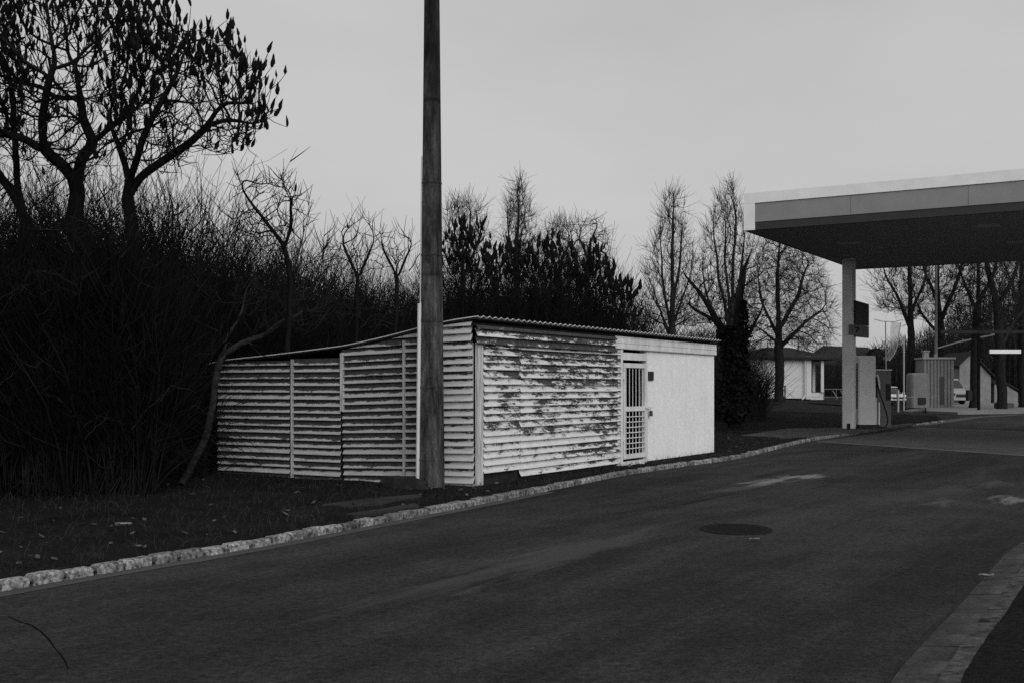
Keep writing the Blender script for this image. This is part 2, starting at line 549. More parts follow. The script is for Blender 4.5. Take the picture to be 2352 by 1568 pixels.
# kerb of single rounded stones, one mesh
kb = MB()
for i in range(len(kf) - 1):
    a, b = kf[i], kf[i + 1]
    t = (b - a).normalized(); nrm = Vector((-t.y, t.x, 0)); ln = (b - a).length
    gap = 0.009 + 0.02 * random.random()
    jz = random.uniform(-0.012, 0.01); jn = random.uniform(-0.01, 0.01)
    w, h = 0.13, 0.085 + jz
    if 0.0 < b.y < 3.0: pass
    prof = [(-0.004, -0.05), (0.0, h * 0.72), (0.012, h * 0.93), (0.032, h), (w - 0.02, h * 0.98), (w, h * 0.8), (w, -0.05)]
    rows = []
    for s_, shr in ((gap, 0.88), (gap + 0.018, 0.985), (ln * 0.5, 1.0 + random.uniform(-0.06, 0.05)), (ln - gap - 0.018, 0.985), (ln - gap, 0.88)):
        rr = []
        for (q, z) in prof:
            p = a + t * s_ + nrm * (0.002 + jn + 0.065 + (q - 0.065) * (0.5 + 0.5 * shr))
            rr.append((p.x + random.uniform(-.004, .004), p.y + random.uniform(-.004, .004), z * shr if z > 0 else z))
        rows.append(rr)
    v = [p for r_ in rows for p in r_]; m = len(prof); f = []
    for k in range(4):
        for j in range(m - 1):
            f.append((k * m + j, k * m + j + 1, (k + 1) * m + j + 1, (k + 1) * m + j))
    f += [tuple(range(m)), tuple(range(4 * m, 5 * m))]
    kb.raw(v, f)
kb.build('kerb', M['kerb'], kind='structure')
# mortar bed under the stones so that joints read dark
bed = MB()
ko, ki = offs(kf, 0.012), offs(kf, 0.125)
v = [(p.x, p.y, 0.03) for p in ko] + [(p.x, p.y, 0.03) for p in ki]
n = len(ko)
bed.raw(v, [(i, i + 1, n + i + 1, n + i) for i in range(n - 1)])
bed.build('kerb_bed', M['soil'], kind='structure')
# gutter strip in front of the kerb, ends beside the shed
gi = [i for i, p in enumerate(kf) if p.y < gp(1290, 1128).y]
g0, g1 = offs(kf, -0.0), offs(kf, -0.19)
gt = MB(); m = len(gi)
v = [(g0[i].x, g0[i].y, 0.004) for i in gi] + [(g1[i].x + random.uniform(-.012, .012), g1[i].y + random.uniform(-.012, .012), 0.004) for i in gi]
gt.raw(v, [(i, i + 1, m + i + 1, m + i) for i in range(m - 1)])
gt.build('gutter', M['gutter'], kind='structure')

def bank_h(x, y):
    """height of the verge and of the lawn that rises gently to the house"""
    base = 0.075
    t = min(max((y - 36.0) / 44.0, 0.0), 1.0)
    return base + 0.8 * t * t * (3 - 2 * t)

# verge: grid strips going left from the kerb line
vg_rows = []
ki = offs(kf, 0.13)
dist = [0.0, 0.25, 0.6, 1.0, 1.5, 2.2, 3.0, 4.0, 5.5, 7.5, 10, 14, 20, 30, 45]
for i, p in enumerate(ki):
    rr = []
    for d in dist:
        q = p - Vector((0.861, -0.508, 0)) * d
        hz = 0.07 if d == 0 else bank_h(q.x, q.y) + (random.uniform(-0.02, 0.025) if d > 0.3 else 0.0)
        rr.append((q.x, q.y, hz))
    vg_rows.append(rr)
v = [p for r_ in vg_rows for p in r_]; m = len(dist)
F = np.array([(i * m + j, i * m + j + 1, (i + 1) * m + j + 1, (i + 1) * m + j) for i in range(len(ki) - 1) for j in range(m - 1)])
quads('verge', np.array(v), F, M['soil'], smooth=True, kind='structure')

# lawn beyond the shed, reaching to the house
lx0 = []
N = 40
lv = []
for i in range(N + 1):
    y = 38 + i * (128 - 38) / N
    xl = -45 - i * 1.0
    # right border: along the kerb end then straight back
    if y < 51.7: xr = np.interp(y, [p.y for p in ki[-60:]], [p.x for p in ki[-60:]])
    else: xr = 19.7 + (y - 51.7) * 0.30
    for j in range(31):
        x = xl + (xr - xl) * j / 30
        edge = max(0.0, (xr - x))
        h = 0.082 + (bank_h(x, y) - 0.075) * min(1.0, edge / 12.0)
        lv.append((x, y, h + random.uniform(-0.02, 0.02) * (0 if j == 30 else 1)))
F = np.array([(i * 31 + j, i * 31 + j + 1, (i + 1) * 31 + j + 1, (i + 1) * 31 + j) for i in range(N) for j in range(30)])
quads('lawn', np.array(lv), F, M['lawn'], smooth=True, kind='structure')

# pump island slab and the concrete forecourt strips
isl = [gp(1700, 1000, .1), gp(1790, 1004, .1), gp(1871, 1001, .1), gp(1985, 988, .1), gp(2100, 973, .1), gp(2060, 968, .1), gp(1930, 974, .1), gp(1800, 985, .1)]
mb = MB(); mb.prism([(p.x, p.y) for p in isl], 0.04, 0.115); mb.build('island', M['apron'], kind='structure')
def strip(name, a, b, w, z, mat):
    t = (b - a).normalized(); nr = Vector((-t.y, t.x, 0)) * w / 2
    return sheet(name, [a - nr, b - nr, b + nr, a + nr], z, mat)
ap = [gp(1878, 1013), gp(2352, 1046), gp(2352, 1046) + Vector((25, -14.7, 0)), gp(2352, 988) + Vector((25, -14.7, 0)), gp(2352, 990), gp(2120, 981.5)]
sheet('forecourt', ap, 0.004, M['apron'])
ta = gp(2352, 1046) - gp(1875, 1013.5)
strip('drain_strip', gp(1875, 1013.5), gp(1875, 1013.5) + ta * 4, 0.32, 0.008, M['strip_conc'])
tb = gp(2352, 991) - gp(2105, 982)
strip('drain_strip', gp(2105, 982), gp(2105, 982) + tb * 4, 0.5, 0.008, M['strip_conc'])
tc = [gp(2100, 977), gp(2171, 968), gp(2240, 958), gp(2352, 952)]
for a, b in zip(tc[:-1], tc[1:]): strip('drain_strip', a, b, 0.9, 0.0125 + 0.001 * random.random(), M['gutter'])

cpx = [(-90, 1424), (-12, 1415), (22, 1417), (45, 1428), (72, 1433), (95, 1452), (112, 1468), (128, 1488), (140, 1505), (150, 1522), (156, 1536)]
cm = MB(); v = []
for k, (x, y) in enumerate(cpx):
    p = gp(x + random.uniform(-2, 2), y + random.uniform(-2, 2)); w_ = .005 * (1.0 if k < 7 else .6)
    v += [(p.x - w_, p.y - w_ * .6, .003), (p.x + w_, p.y + w_ * .6, .003)]
cm.raw(v, [(2 * k, 2 * k + 1, 2 * k + 3, 2 * k + 2) for k in range(len(cpx) - 1)])
cm.build('road_crack', M['iron_dark'], kind='structure')

M['rimstone'] = simple('chipped_rim_stone', 0.012, 0.11, 13, .95, .08, .6, (1, 1, 1), 0, 7)
# right hand channel and the dark island inside the bend
ch_in = [Vector((0.75, 3.4, 0)), Vector((1.35, 4.6, 0)), gp(2035, 1568), gp(2105, 1494), gp(2183, 1417), gp(2255, 1334), gp(2327, 1253), Vector((7.2, 14.2, 0)), Vector((10.2, 16.6, 0)), Vector((15, 18.6, 0))]
chi = smooth(resample(ch_in, 0.4), 4)
cho = offs(chi, -0.34)
chb = MB()
for i in range(len(chi) - 1):
    a, b, c, d = chi[i], chi[i + 1], cho[i + 1], cho[i]
    g = 0.006
    t = (b - a).normalized() * g
    z = 0.012 + random.uniform(0, .006)
    chb.raw([(a.x + t.x, a.y + t.y, z - .004), (b.x - t.x, b.y - t.y, z - .004), (c.x - t.x, c.y - t.y, z + .03), (d.x + t.x, d.y + t.y, z + .03),
             (a.x + t.x, a.y + t.y, -.01), (b.x - t.x, b.y - t.y, -.01), (c.x - t.x, c.y - t.y, -.01), (d.x + t.x, d.y + t.y, -.01)],
            [(0, 1, 2, 3), (0, 1, 5, 4), (1, 2, 6, 5), (2, 3, 7, 6), (3, 0, 4, 7)])
def chanm():
    n = NT('worn_channel_concrete', 0.95, 0.1)
    a = n.noise(4, 6, 0.72); b = n.noise(40, 4, 0.78)
    x, y, z = n.sep()
    c = n.math('MULTIPLY', n.rng(a, 0.3, 0.7, 0.030, 0.066), n.rng(b, 0.3, 0.7, 0.5, 1.5))
    rim = n.math('MULTIPLY', n.rng(z, 0.024, 0.05, 0.0, 1.0), n.rng(a, 0.38, 0.58, 0.0, 1.0))
    c = n.lerp(rim, c, 0.15)
    n.grey(c); n.bump(b, 0.7, 0.012)
    return n.m
chb.build('channel', chanm(), kind='structure')
rimb = MB(); r0_, r1_ = offs(chi, -0.24), offs(chi, -0.348)
for i in range(len(chi) - 1):
    a, b, c, d = r0_[i], r0_[i + 1], r1_[i + 1], r1_[i]
    z = 0.05 + random.uniform(0, .018); j = [random.uniform(-.012, .012) for _ in range(4)]; t = (b - a).normalized() * .008
    rimb.raw([(a.x + j[0] + t.x, a.y + t.y, z - .012), (b.x + j[1] - t.x, b.y - t.y, z - .012), (c.x - t.x, c.y + j[2] - t.y, z), (d.x + t.x, d.y + j[3] + t.y, z), (a.x - .01 + t.x, a.y + t.y, 0), (b.x - .01 - t.x, b.y - t.y, 0), (c.x - t.x, c.y - t.y, 0), (d.x + t.x, d.y + t.y, 0)],
             [(0, 1, 2, 3), (0, 1, 5, 4), (1, 2, 6, 5), (2, 3, 7, 6), (3, 0, 4, 7)])
rimb.build('channel_rim', M['rimstone'], kind='structure')
isp = [(p.x, p.y) for p in offs(chi, -0.345)] + [(22, 18.6), (22, -5), (0.4, -5)]
sheet('traffic_island', [Vector((p[0], p[1], 0)) for p in isp][::-1], 0.052, M['soil'])
# the dark joint along the channel
jt = MB()
j0, j1 = offs(chi, 0.0), offs(chi, 0.035)
v = [(p.x, p.y, 0.004) for p in j0] + [(p.x + random.uniform(-.01, .01), p.y + random.uniform(-.01, .01), 0.004) for p in j1]
n_ = len(j0); jt.raw(v, [(i, i + 1, n_ + i + 1, n_ + i) for i in range(n_ - 1)])
jt.build('tar_joint', M['dark'], kind='structure')

# trodden dirt and slab remains by the pole
for pts in ([(735, 1155), (840, 1142), (965, 1132), (975, 1138), (900, 1148), (800, 1160)], [(800, 1177), (880, 1164), (955, 1153), (962, 1158), (900, 1170), (820, 1182)]):
    q = [gp(x, y, 0.11) for x, y in pts]
    mb = MB(); mb.prism([(p.x + random.uniform(-.05, .05), p.y + random.uniform(-.05, .05)) for p in q], 0.05, 0.104); mb.build('paving_remnant', M['rem'], kind='structure')

# manhole cover
c = gp(1690, 1215)
mh = empty('manhole_cover', (c.x, c.y, 0.0), R(-6), label='round dark manhole cover set in the asphalt road in front of the shed', cat='manhole cover')
def disc(r0, r1, z0, z1, n=40, sx=1.0):
    mb = MB(); v, f = [], []
    for r, z in ((r0, z0), (r0, z1), (r1, z1), (r1, z0)):
        v += [(r * sx * math.cos(2 * math.pi * i / n), r * math.sin(2 * math.pi * i / n), z) for i in range(n)]
    for k in range(4):
        for i in range(n):
            j = (i + 1) % n; f.append((k * n + i, k * n + j, ((k + 1) % 4) * n + j, ((k + 1) % 4) * n + i))
    return mb.raw(v, f)
M['iron'] = simple('dull_cast_iron', 0.006, 0.013, 20, 0.85, 0.1, 0.5)
lid = disc(0.001, 0.46, 0.0, 0.008, 40, 0.80)
for k in range(-4, 5):
    hw = math.sqrt(max(0.0, 0.42 ** 2 - (k * .09) ** 2))
    if hw > 0.05: lid.box((-hw * .78, k * .09 - .012, .0085), (hw * .78, k * .09 + .012, .012))
lid.build('lid', M['iron'], mh)
disc(0.465, 0.50, 0.0, 0.010, 40, 0.80).build('rim', M['iron'], mh)

# ------------------------------------------------------------------ the shed
ROOFPX = [(1075, 724), (1015, 740), (970, 752), (900, 771), (800, 794), (700, 807), (600, 819), (505, 829)]
rl = [left_vz(x, y, 0.12) for x, y in ROOFPX]
SHED_W = left_vz(505, 1000)[0]
ZR = front_uz(1080, 727, 0.12)[1]
rv = [-0.16] + [max(a[0], 0.0) for a in rl[1:]] + [SHED_W + 0.4]
rz_ = [ZR] + [a[1] for a in rl[1:]] + [rl[-1][1] - 0.1]
def roof_z(v): return float(np.interp(v, rv, rz_))
shed = empty('shed', (C0.x, C0.y, 0.0), SHED_RZ, label='white corrugated metal shed with peeling paint, barred door and plastered end wall', cat='shed')

def corr(name, axis, a0, a1, z0, top, mat, out=0.0, tilt=0.0, depth=0.05, pitch=PITCH, ncol=26, parent=shed, thick=0.004, wob=0.006, prof=None):
    """ribbed sheet with horizontal ribs; axis 'front' (faces -y) or 'left' (faces -x)"""
    prof = prof or [(0.0, -1.0), (0.07, -1.0), (0.45, -0.42), (0.80, -0.12), (0.985, -0.05)]   # (fraction of pitch, outward amount)
    if callable(top): tf = top
    else: tf = lambda a: top
    H = max(tf(a0), tf(a1)) - z0 + 0.1
    rows = []
    k = 0
    while k * pitch < H:
        for fr, o_ in prof: rows.append((k * pitch + fr * pitch, o_))
        k += 1
    V_, F_ = [], []
    ph = random.uniform(0, 6)
    for i in range(ncol + 1):
        a = (a1 - a0) * i / ncol
        tp = tf(a0 + a) - z0 - math.tan(tilt) * a
        for (z, o_) in rows:
            zz = min(z, tp) if z > tp else z
            d = o_ * depth - wob * math.sin(a * 3.1 + z * 1.3 + ph) * math.sin(z * 2.1 + a + ph)
            V_.append((a, d, zz) if axis == 'front' else (d, a, zz))
    m_ = len(rows)
    for i in range(ncol):
        for j in range(m_ - 1):
            if V_[i * m_ + j][2] == V_[i * m_ + j + 1][2]: continue
            F_.append((i * m_ + j, (i + 1) * m_ + j, (i + 1) * m_ + j + 1, i * m_ + j + 1))
    loc = (a0, -out, z0) if axis == 'front' else (-out, a0, z0)
    rot = (0, -tilt, 0) if axis == 'front' else (tilt, 0, 0)
    o = quads(name, np.array(V_), np.array(F_), mat, parent, smooth=False)
    o.location = loc; o.rotation_euler = rot
    md = o.modifiers.new('thickness', 'SOLIDIFY'); md.thickness = thick; md.offset = 0
    return o

fu = lambda x, y=900, off=0.0: front_uz(x, y, off)[0]
lv_ = lambda x, y=900, off=0.0: left_vz(x, y, off)[0]
fz = lambda x, y: front_uz(x, y)[1]
lz = lambda x, y: left_vz(x, y)[1]

u_post1 = fu(1100); u_j = fu(1187); u_e = fu(1419); u_d0 = fu(1422); u_d1 = fu(1484)
zt_front = roof_z(0.0) - 0.10
band_z = fz(1130, 792)
corr('wall_panel', 'front', u_post1 + .035, u_j, 0.26, band_z + 0.05, M['paint_front'], out=0.03, ncol=20)
corr('wall_panel', 'front', u_j + 0.004, u_e, 0.14, band_z + 0.04, M['paint_front'], out=0.026, ncol=40)
corr('upper_wall_panel', 'front', -0.06, fu(1405), band_z, zt_front, M['paint_band'], out=0.075, ncol=44)
# finely ribbed fascia over door and plaster
uf0, uf1 = fu(1406), SHED_L + 0.02
zf0 = fz(1520, 808)
corr('fascia_panel', 'front', uf0, uf1, zf0, zt_front + 0.02, M['white_paint'], out=0.05, pitch=0.105, depth=0.014, ncol=30, wob=0.003,
     prof=[(0.0, 0.0), (0.06, 0.0), (0.12, -1.0), (0.93, -1.0), (0.99, 0.0)])

# corner posts: two planks
MB().box((0.02, -0.075, 0.0), (0.14, -0.03, band_z + 0.02)).build('corner_post', M['wood'], shed)
MB().box((0.150, -0.07, 0.08), (u_post1 + 0.02, -0.035, band_z - 0.01)).build('corner_post', M['wood'], shed)
mb = MB(); mb.box((-0.062, 0.0, 0.02), (0.018, 0.05, band_z + 0.02)); mb.build('corner_post', M['wood'], shed)

# left wall
va = lv_(505), lv_(671); vb = lv_(681), lv_(789); vc = lv_(797), lv_(932); vd = lv_(938), lv_(966); ve = lv_(1010), lv_(1079)
zl_top = lz(720, 827)
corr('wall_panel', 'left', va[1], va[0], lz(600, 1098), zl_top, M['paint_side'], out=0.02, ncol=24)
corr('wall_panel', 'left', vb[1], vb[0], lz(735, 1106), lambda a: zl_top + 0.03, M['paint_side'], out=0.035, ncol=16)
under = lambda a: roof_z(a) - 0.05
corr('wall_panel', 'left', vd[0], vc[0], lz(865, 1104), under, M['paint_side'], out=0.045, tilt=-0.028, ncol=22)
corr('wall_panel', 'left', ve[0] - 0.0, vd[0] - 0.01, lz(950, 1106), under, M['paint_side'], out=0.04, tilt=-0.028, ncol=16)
corr('wall_panel', 'left', -0.075, ve[0] - 0.01, lz(1050, 1124), under, M['paint_corner'], out=0.05, tilt=-0.02, ncol=14)
# battens over the joints and the frame posts
for x, w, z0, z1, m_ in ((676, 0.05, 0.05, zl_top + 0.02, 'wood'), (793, 0.06, 1.2, roof_z(lv_(793)) - 0.10, 'wood'), (935, 0.035, 0.1, roof_z(lv_(935)) - 0.12, 'wood')):
    vv = lv_(x)
    mb = MB(); mb.box((-0.10 if x != 676 else -.065, vv - w / 2, z0), (-0.03, vv + w / 2, z1)); mb.build('batten', M[m_], shed)
for a_, b_ in (((-0.02, lv_(793) - .05, 0), (0.06, lv_(793) + .05, roof_z(lv_(793)) - .1)), ((0.01, lv_(676) - .04, 0), (0.09, lv_(676) + .04, roof_z(lv_(676)) - .1)), ((0.0, SHED_W - .09, 0), (0.09, SHED_W - .081 + .08, roof_z(SHED_W) - .1))):
    MB().box(a_, b_).build('frame_post', M['dark'], shed)
# dark footing, back and far walls close the volume
MB().box((0.08, -0.012, 0.0), (u_d0 - .02, 0.10, 0.24)).build('footing', M['dark'], shed)
MB().box((0.02, 0.11, 0.0), (0.12, SHED_W - .1, 0.20)).build('footing', M['dark'], shed)
bw = MB(); bw.box((0.1, SHED_W - .08, 0), (SHED_L - .2, SHED_W - .02, roof_z(SHED_W) - 0.06)); bw.build('back_wall', M['dark'], shed)
mb = MB()
u_pl = u_d1 + 0.02
prof = [(0.0, 0.13), (0.0, zf0 + .05), (0.15, zt_front - .1), (SHED_W, roof_z(SHED_W) - .06), (SHED_W, 0.02), (0.15, 0.02)]
mb.extrude([(-0.012, 0.10), (-0.012, zf0 + .06), (0.16, zf0 + .06), (0.16, 0.10)], 0, u_pl, SHED_L - .001)
mb.extrude([(0.161, 0.05), (0.161, zt_front - .12), (SHED_W, roof_z(SHED_W) - .08), (SHED_W, 0.05)], 0, SHED_L - .18, SHED_L - .001)
mb.build('plaster_wall', M['plaster'], shed)
MB().extrude([(0.161, 0.05), (0.161, zt_front - .12), (SHED_W - .1, roof_z(SHED_W) - .09), (SHED_W - .1, 0.05)], 0, u_d0 - .3, u_d0 - .2).build('dark_partition', M['dark'], shed)  # near-black colour stands in for the darkness inside the shed
MB().box((u_d0 - .19, 0.9, 0.05), (SHED_L - .2, 0.95, zt_front - .25)).build('dark_backing', M['dark'], shed)  # dark sheet added behind the door so the opening reads unlit
mb = MB(); mb.box((u_pl - .02, 0.0, 0.0), (SHED_L - .02, 0.15, 0.098)); mb.build('plinth', M['dark'], shed)

# roof: corrugated cement sheet, waves run front to back
RP, RA = 0.177, 0.017
cols = int((SHED_L + 0.25) / RP * 8)
us = np.linspace(-0.10, SHED_L + 0.0, cols)
vs = np.concatenate([[-0.16], np.linspace(0, SHED_W + 0.38, 12)])
Vr = np.array([(u_, v_, roof_z(v_) + RA * math.sin(2 * math.pi * u_ / RP) + 0.012 * math.sin(u_ * 1.1) * (v_ > 1)) for u_ in us for v_ in vs])
m_ = len(vs)
Fr = np.array([(i * m_ + j, (i + 1) * m_ + j, (i + 1) * m_ + j + 1, i * m_ + j + 1) for i in range(cols - 1) for j in range(m_ - 1)])
ro = quads('roof', Vr, Fr, M['eternit'], shed, smooth=True)
md = ro.modifiers.new('thickness', 'SOLIDIFY'); md.thickness = 0.010; md.offset = 0
mb = MB()
mb.box((0.0, -0.0, zt_front - .005), (SHED_L - .01, 0.08, zt_front + .045))
mb.build('eaves_beam', M['dark'], shed)
# pale strip painting the lit edge of the roof sheet, left side
mb = MB()
rr_ = [(-0.12, v_, roof_z(v_) - 0.0) for v_ in np.linspace(-0.17, SHED_W + 0.2, 14)]
vv = []
for p in rr_:
    vv += [(p[0] - .015, p[1], p[2] + .004), (p[0] + .012, p[1], p[2] + .004), (p[0] + .012, p[1], p[2] + .018), (p[0] - .015, p[1], p[2] + .018)]
ff = []
for i in range(len(rr_) - 1):
    for j in range(4): ff.append((i * 4 + j, i * 4 + (j + 1) % 4, i * 4 + 4 + (j + 1) % 4, i * 4 + 4 + j))
ff += [(0, 1, 2, 3), tuple(len(vv) - 4 + i for i in range(4))]
mb.raw(vv, ff); mb.build('lit_edge_strip', M['conduit'], shed)

mb = MB(); uu = np.arange(-0.1, SHED_L + .03, RP / 8); cw = np.sin(2 * math.pi * uu / RP)
mb.tube([(u_, -0.168, roof_z(-.16) + RA * w_ + .003) for u_, w_ in zip(uu, cw)], np.where(cw > .3, .0075, .002), 5)
mb.build('sheet_edge', M['conduit'], shed)

# barred door
ZD0, ZD1 = 0.16, zf0 - 0.04
fr = MB(); t_ = 0.07
fr.box((u_d0 - .16, -0.05, 0.02), (u_d0 - .055, 0.03, ZD1 + .02)); fr.box((u_d0 - .045, -0.06, 0.0), (u_d0 + .05, 0.03, ZD1 + .03))
fr.box((u_d1 - .06, -0.03, 0.1), (u_d1 + .018, 0.05, ZD1 + .0)); fr.box((u_d0 + .052, -0.05, ZD1 - .16), (u_d1 - .062, 0.03, ZD1 - .02)); fr.box((u_d0 + .052, -0.04, 0.06), (u_d1 - .062, 0.03, 0.15))
fr.build('door_frame', M['white_paint'], shed)
du0, du1 = u_d0 + .11, u_d1 - .11
dz0, dz1 = ZD0 + .04, ZD1 - .22
zm = fz(1450, 938)
dr = MB()
dr.box((du0, -0.055, dz0), (du0 + .065, -0.005, dz1)); dr.box((du1 - .065, -0.055, dz0), (du1, -0.005, dz1))
dr.box((du0 + .065, -0.053, dz1 - .09), (du1 - .065, -0.007, dz1)); dr.box((du0 + .065, -0.053, dz0), (du1 - .065, -0.007, dz0 + .09)); dr.box((du0 + .065, -0.053, zm - .045), (du1 - .065, -0.007, zm + .045))
door = dr.build('door', M['white_paint'], shed)
bar = MB(); nb = 5
for k in range(nb + 1):
    x = du0 + .065 + (du1 - du0 - .13) * (k + 0.5) / (nb + 1)
    bar.tube([(x, -.03, dz0 + .085), (x, -.03, zm - .04)], 0.008, 6); bar.tube([(x, -.03, zm + .04), (x, -.03, dz1 - .085)], 0.008, 6)
for k in range(1, 8):
    z = dz0 + .09 + (zm - .05 - dz0 - .09) * k / 8
    bar.tube([(du0 + .06, -.046, z), (du1 - .06, -.046, z)], 0.010, 6)
bar.build('door_bars', M['white_paint'], door)
lk = MB(); lk.box((du1 - .05, -.085, zm + .0), (du1 + .22, -.06, zm + .035)); lk.tube([(du1 + .17, -.08, zm + .01), (du1 + .17, -.08, zm - .05)], .014, 6)
lk.build('latch', M['white_paint'], door)
pk = MB(); pk.box((du1 + .13, -.105, zm - .16), (du1 + .21, -.06, zm - .05), .01); pk.build('padlock', M['vent'], door)
for z in (0.55, 1.75): MB().tube([(du0 - .03, -.06, z), (du0 - .03, -.06, z + .14)], .02, 8).build('hinge', M['white_paint'], door)
# vent by the door
a, b = front_uz(1485, 852), front_uz(1498, 873)
vt = MB(); vt.box((a[0], -0.035, b[1]), (b[0], -0.0125, a[1])); 
for k in range(6):
    z = b[1] + (a[1] - b[1]) * (k + .5) / 6
    vt.box((a[0] + .015, -0.045, z - .012), (b[0] - .015, -0.036, z + .006))
vt.build('vent', M['vent'], shed)

# ------------------------------------------------------------------ concrete pole
pc = gp(992, 1129)
pole = empty('utility_pole', (pc.x, pc.y, 0.0), R(-22), label='tall tapering grey concrete pole with a white pipe, standing in front of the shed', cat='pole')
def sqring(w, z, ch=0.22):
    h = w / 2; c_ = h * ch
    return [(-h + c_, -h, z), (h - c_, -h, z), (h, -h + c_, z), (h, h - c_, z), (h - c_, h, z), (-h + c_, h, z), (-h, h - c_, z), (-h, -h + c_, z)]
mb = MB(); v = []
zs = np.linspace(-0.1, 11.0, 30)
for z in zs:
    w = 0.315 - 0.0168 * z
    v += sqring(w, z)
f = [tuple(range(7, -1, -1)), tuple((len(zs) - 1) * 8 + i for i in range(8))]
for k in range(len(zs) - 1):
    for i in range(8): f.append((k * 8 + i, k * 8 + (i + 1) % 8, k * 8 + 8 + (i + 1) % 8, k * 8 + 8 + i))
mb.raw(v, f); mb.build('shaft', M['pole'], pole)
# conduit along the pole's left side (world offset turned into pole space)
def pl(dx, dy, z):
    a_ = -R(-22)
    return (dx * math.cos(a_) - dy * math.sin(a_), dx * math.sin(a_) + dy * math.cos(a_), z)
def wpol(z): return 0.315 - 0.0168 * z
mb = MB(); mb.tube([pl(-(wpol(z) * .60 + .022), -.05, z) for z in (0.02, 1.2, 2.2, 2.86)], 0.034, 8)
mb.build('conduit', M['conduit'], pole)
mb = MB(); mb.tube([pl(-(wpol(z) * .60 + .004), -.02, z) for z in (2.86, 4.0, 5.1)], 0.024, 6); mb.build('cable', M['conduit'], pole)
for z in (0.5, 1.6, 2.6, 3.6, 4.7):
    mb = MB()
    r_ = sqring(wpol(z) + .012, z - .012) + sqring(wpol(z) + .012, z + .012)
    mb.raw(r_, [(i, (i + 1) % 8, 8 + (i + 1) % 8, 8 + i) for i in range(8)])
    mb.build('strap', M['pole'], pole)

# black rubble hump at the foot of the wall
c = gp(925, 1120, .07)
mb = MB(); nn = 14; v = []
for k, (r, z) in enumerate(((0.5, 0.0), (0.46, 0.08), (0.36, 0.15), (0.18, 0.18))):
    for i in range(nn):
        a_ = 2 * math.pi * i / nn; q = r * random.uniform(.85, 1.1)
        v.append((q * math.cos(a_) * 1.0, q * .22 * math.sin(a_), z + random.uniform(-.01, .01)))
f = [(k * nn + i, k * nn + (i + 1) % nn, k * nn + nn + (i + 1) % nn, k * nn + nn + i) for k in range(3) for i in range(nn)] + [tuple(3 * nn + i for i in range(nn))]
mb.raw(v, f)
o = mb.build('rubble_heap', M['dark'], None, (c.x, c.y - .02, 0.07), (0, 0, SHED_RZ + R(90)), label='low black heap on the ground against the shed wall beside the pole', cat='heap')

# ------------------------------------------------------------------ petrol station canopy
def simplem(name, v, rough=0.6, spec=0.3): return simple(name, v * 0.92, v * 1.06, 2.0, rough, spec)
M['can_white'] = simplem('canopy_white', 0.80); M['can_grey'] = simplem('canopy_grey', 0.24); M['can_dark'] = simplem('canopy_dark', 0.035); M['can_under'] = simplem('canopy_soffit', 0.45, 0.9, 0.1)
M['pump_grey'] = simplem('pump_grey', 0.64); M['post_grey'] = simple('post_grey', 0.58, 0.70, 2); M['black'] = simplem('black_rubber', 0.01); M['sign_dark'] = simplem('sign_dark', 0.05); M['sign_mid'] = simplem('sign_mid', 0.14)
CH = 6.2
Zc = FPX * (CH - EYE) / (HOR - 528.5)
cc = Vector(((1708 - CX) * Zc / FPX, Zc, 0))
can = empty('canopy', (cc.x, cc.y, 0), SHED_RZ, label='flat petrol station canopy with pale edge band and dark underside', cat='canopy')
# local x = away from the camera (U), local -y = to the right
DEP, LEN, FT = 12.9, 26.0, 1.06
mb = MB(); mb.box((0.16, -LEN + .1, CH + 0.0), (DEP - .1, -0.1, CH + 0.10)); mb.build('soffit', M['can_under'], can)
mb = MB(); mb.box((0.16, -LEN + .1, CH + 0.101), (DEP - .1, -0.1, CH + FT - .12)); mb.build('roof_deck', M['can_dark'], can)
mb = MB()
mb.box((0.0, -LEN, CH + FT * .72), (0.159, 0.0, CH + FT)); mb.box((0.0, -0.33, CH - .02), (0.159, 0.0, CH + FT * .72 - .002))
mb.build('edge_band', M['can_white'], can)
mb = MB(); mb.box((0.03, -LEN, CH + FT * .2), (0.158, -0.332, CH + FT * .72 - .003)); mb.build('edge_panel', M['can_grey'], can)
mb = MB(); mb.box((0.05, -LEN, CH - .015), (0.157, -0.332, CH + FT * .2 - .003)); mb.build('edge_skirt', M['can_dark'], can)
mb = MB(); mb.box((0.161, -0.098, CH - .03), (DEP, 0.0, CH + FT)); mb.box((DEP - .098, -LEN, CH - .03), (DEP, -0.1, CH + FT)); mb.build('side_band', M['can_grey'], can)
for (lx, ly) in ((2.6, -6.3), (7.0, -6.6), (4.5, -1.9), (9.0, -9.5), (3.0, -12.0)):
    mb = MB(); mb.box((lx - .35, ly - .35, CH - .02), (lx + .35, ly + .35, CH - .002), .02); mb.build('ceiling_light', M['post_grey'], can)
for k in range(1, 9):
    MB().box((0.026, -k * 3.1 - .012, CH + FT * .2), (0.0299, -k * 3.1, CH + FT * .72 - .004)).build('panel_joint', M['sign_mid'], can)
# posts of the canopy
def to_local(w):
    d = Vector((w.x, w.y, 0)) - cc
    return d.dot(U), d.dot(V)
pb = gp(1950, 984, .1)
a, b = to_local(pb)
for (px_, py_) in ((a, b), (a, b - 9.5), (a, b - 18)):
    mb = MB(); mb.box((px_ - .2, py_ - .2, 0.10), (px_ + .2, py_ + .2, CH - .003), .03)
    ps = mb.build('post', M['post_grey'], can)
    mb = MB(); mb.box((px_ - .06, py_ + .2, 0.10), (px_ + .06, py_ + .212, CH - .2)); mb.build('drain_pipe', M['pump_grey'], ps)
mb = MB(); mb.box((a - .212, b - .10, .10), (a - .2, b + .02, .3)); mb.build('access_plate', M['black'], can)

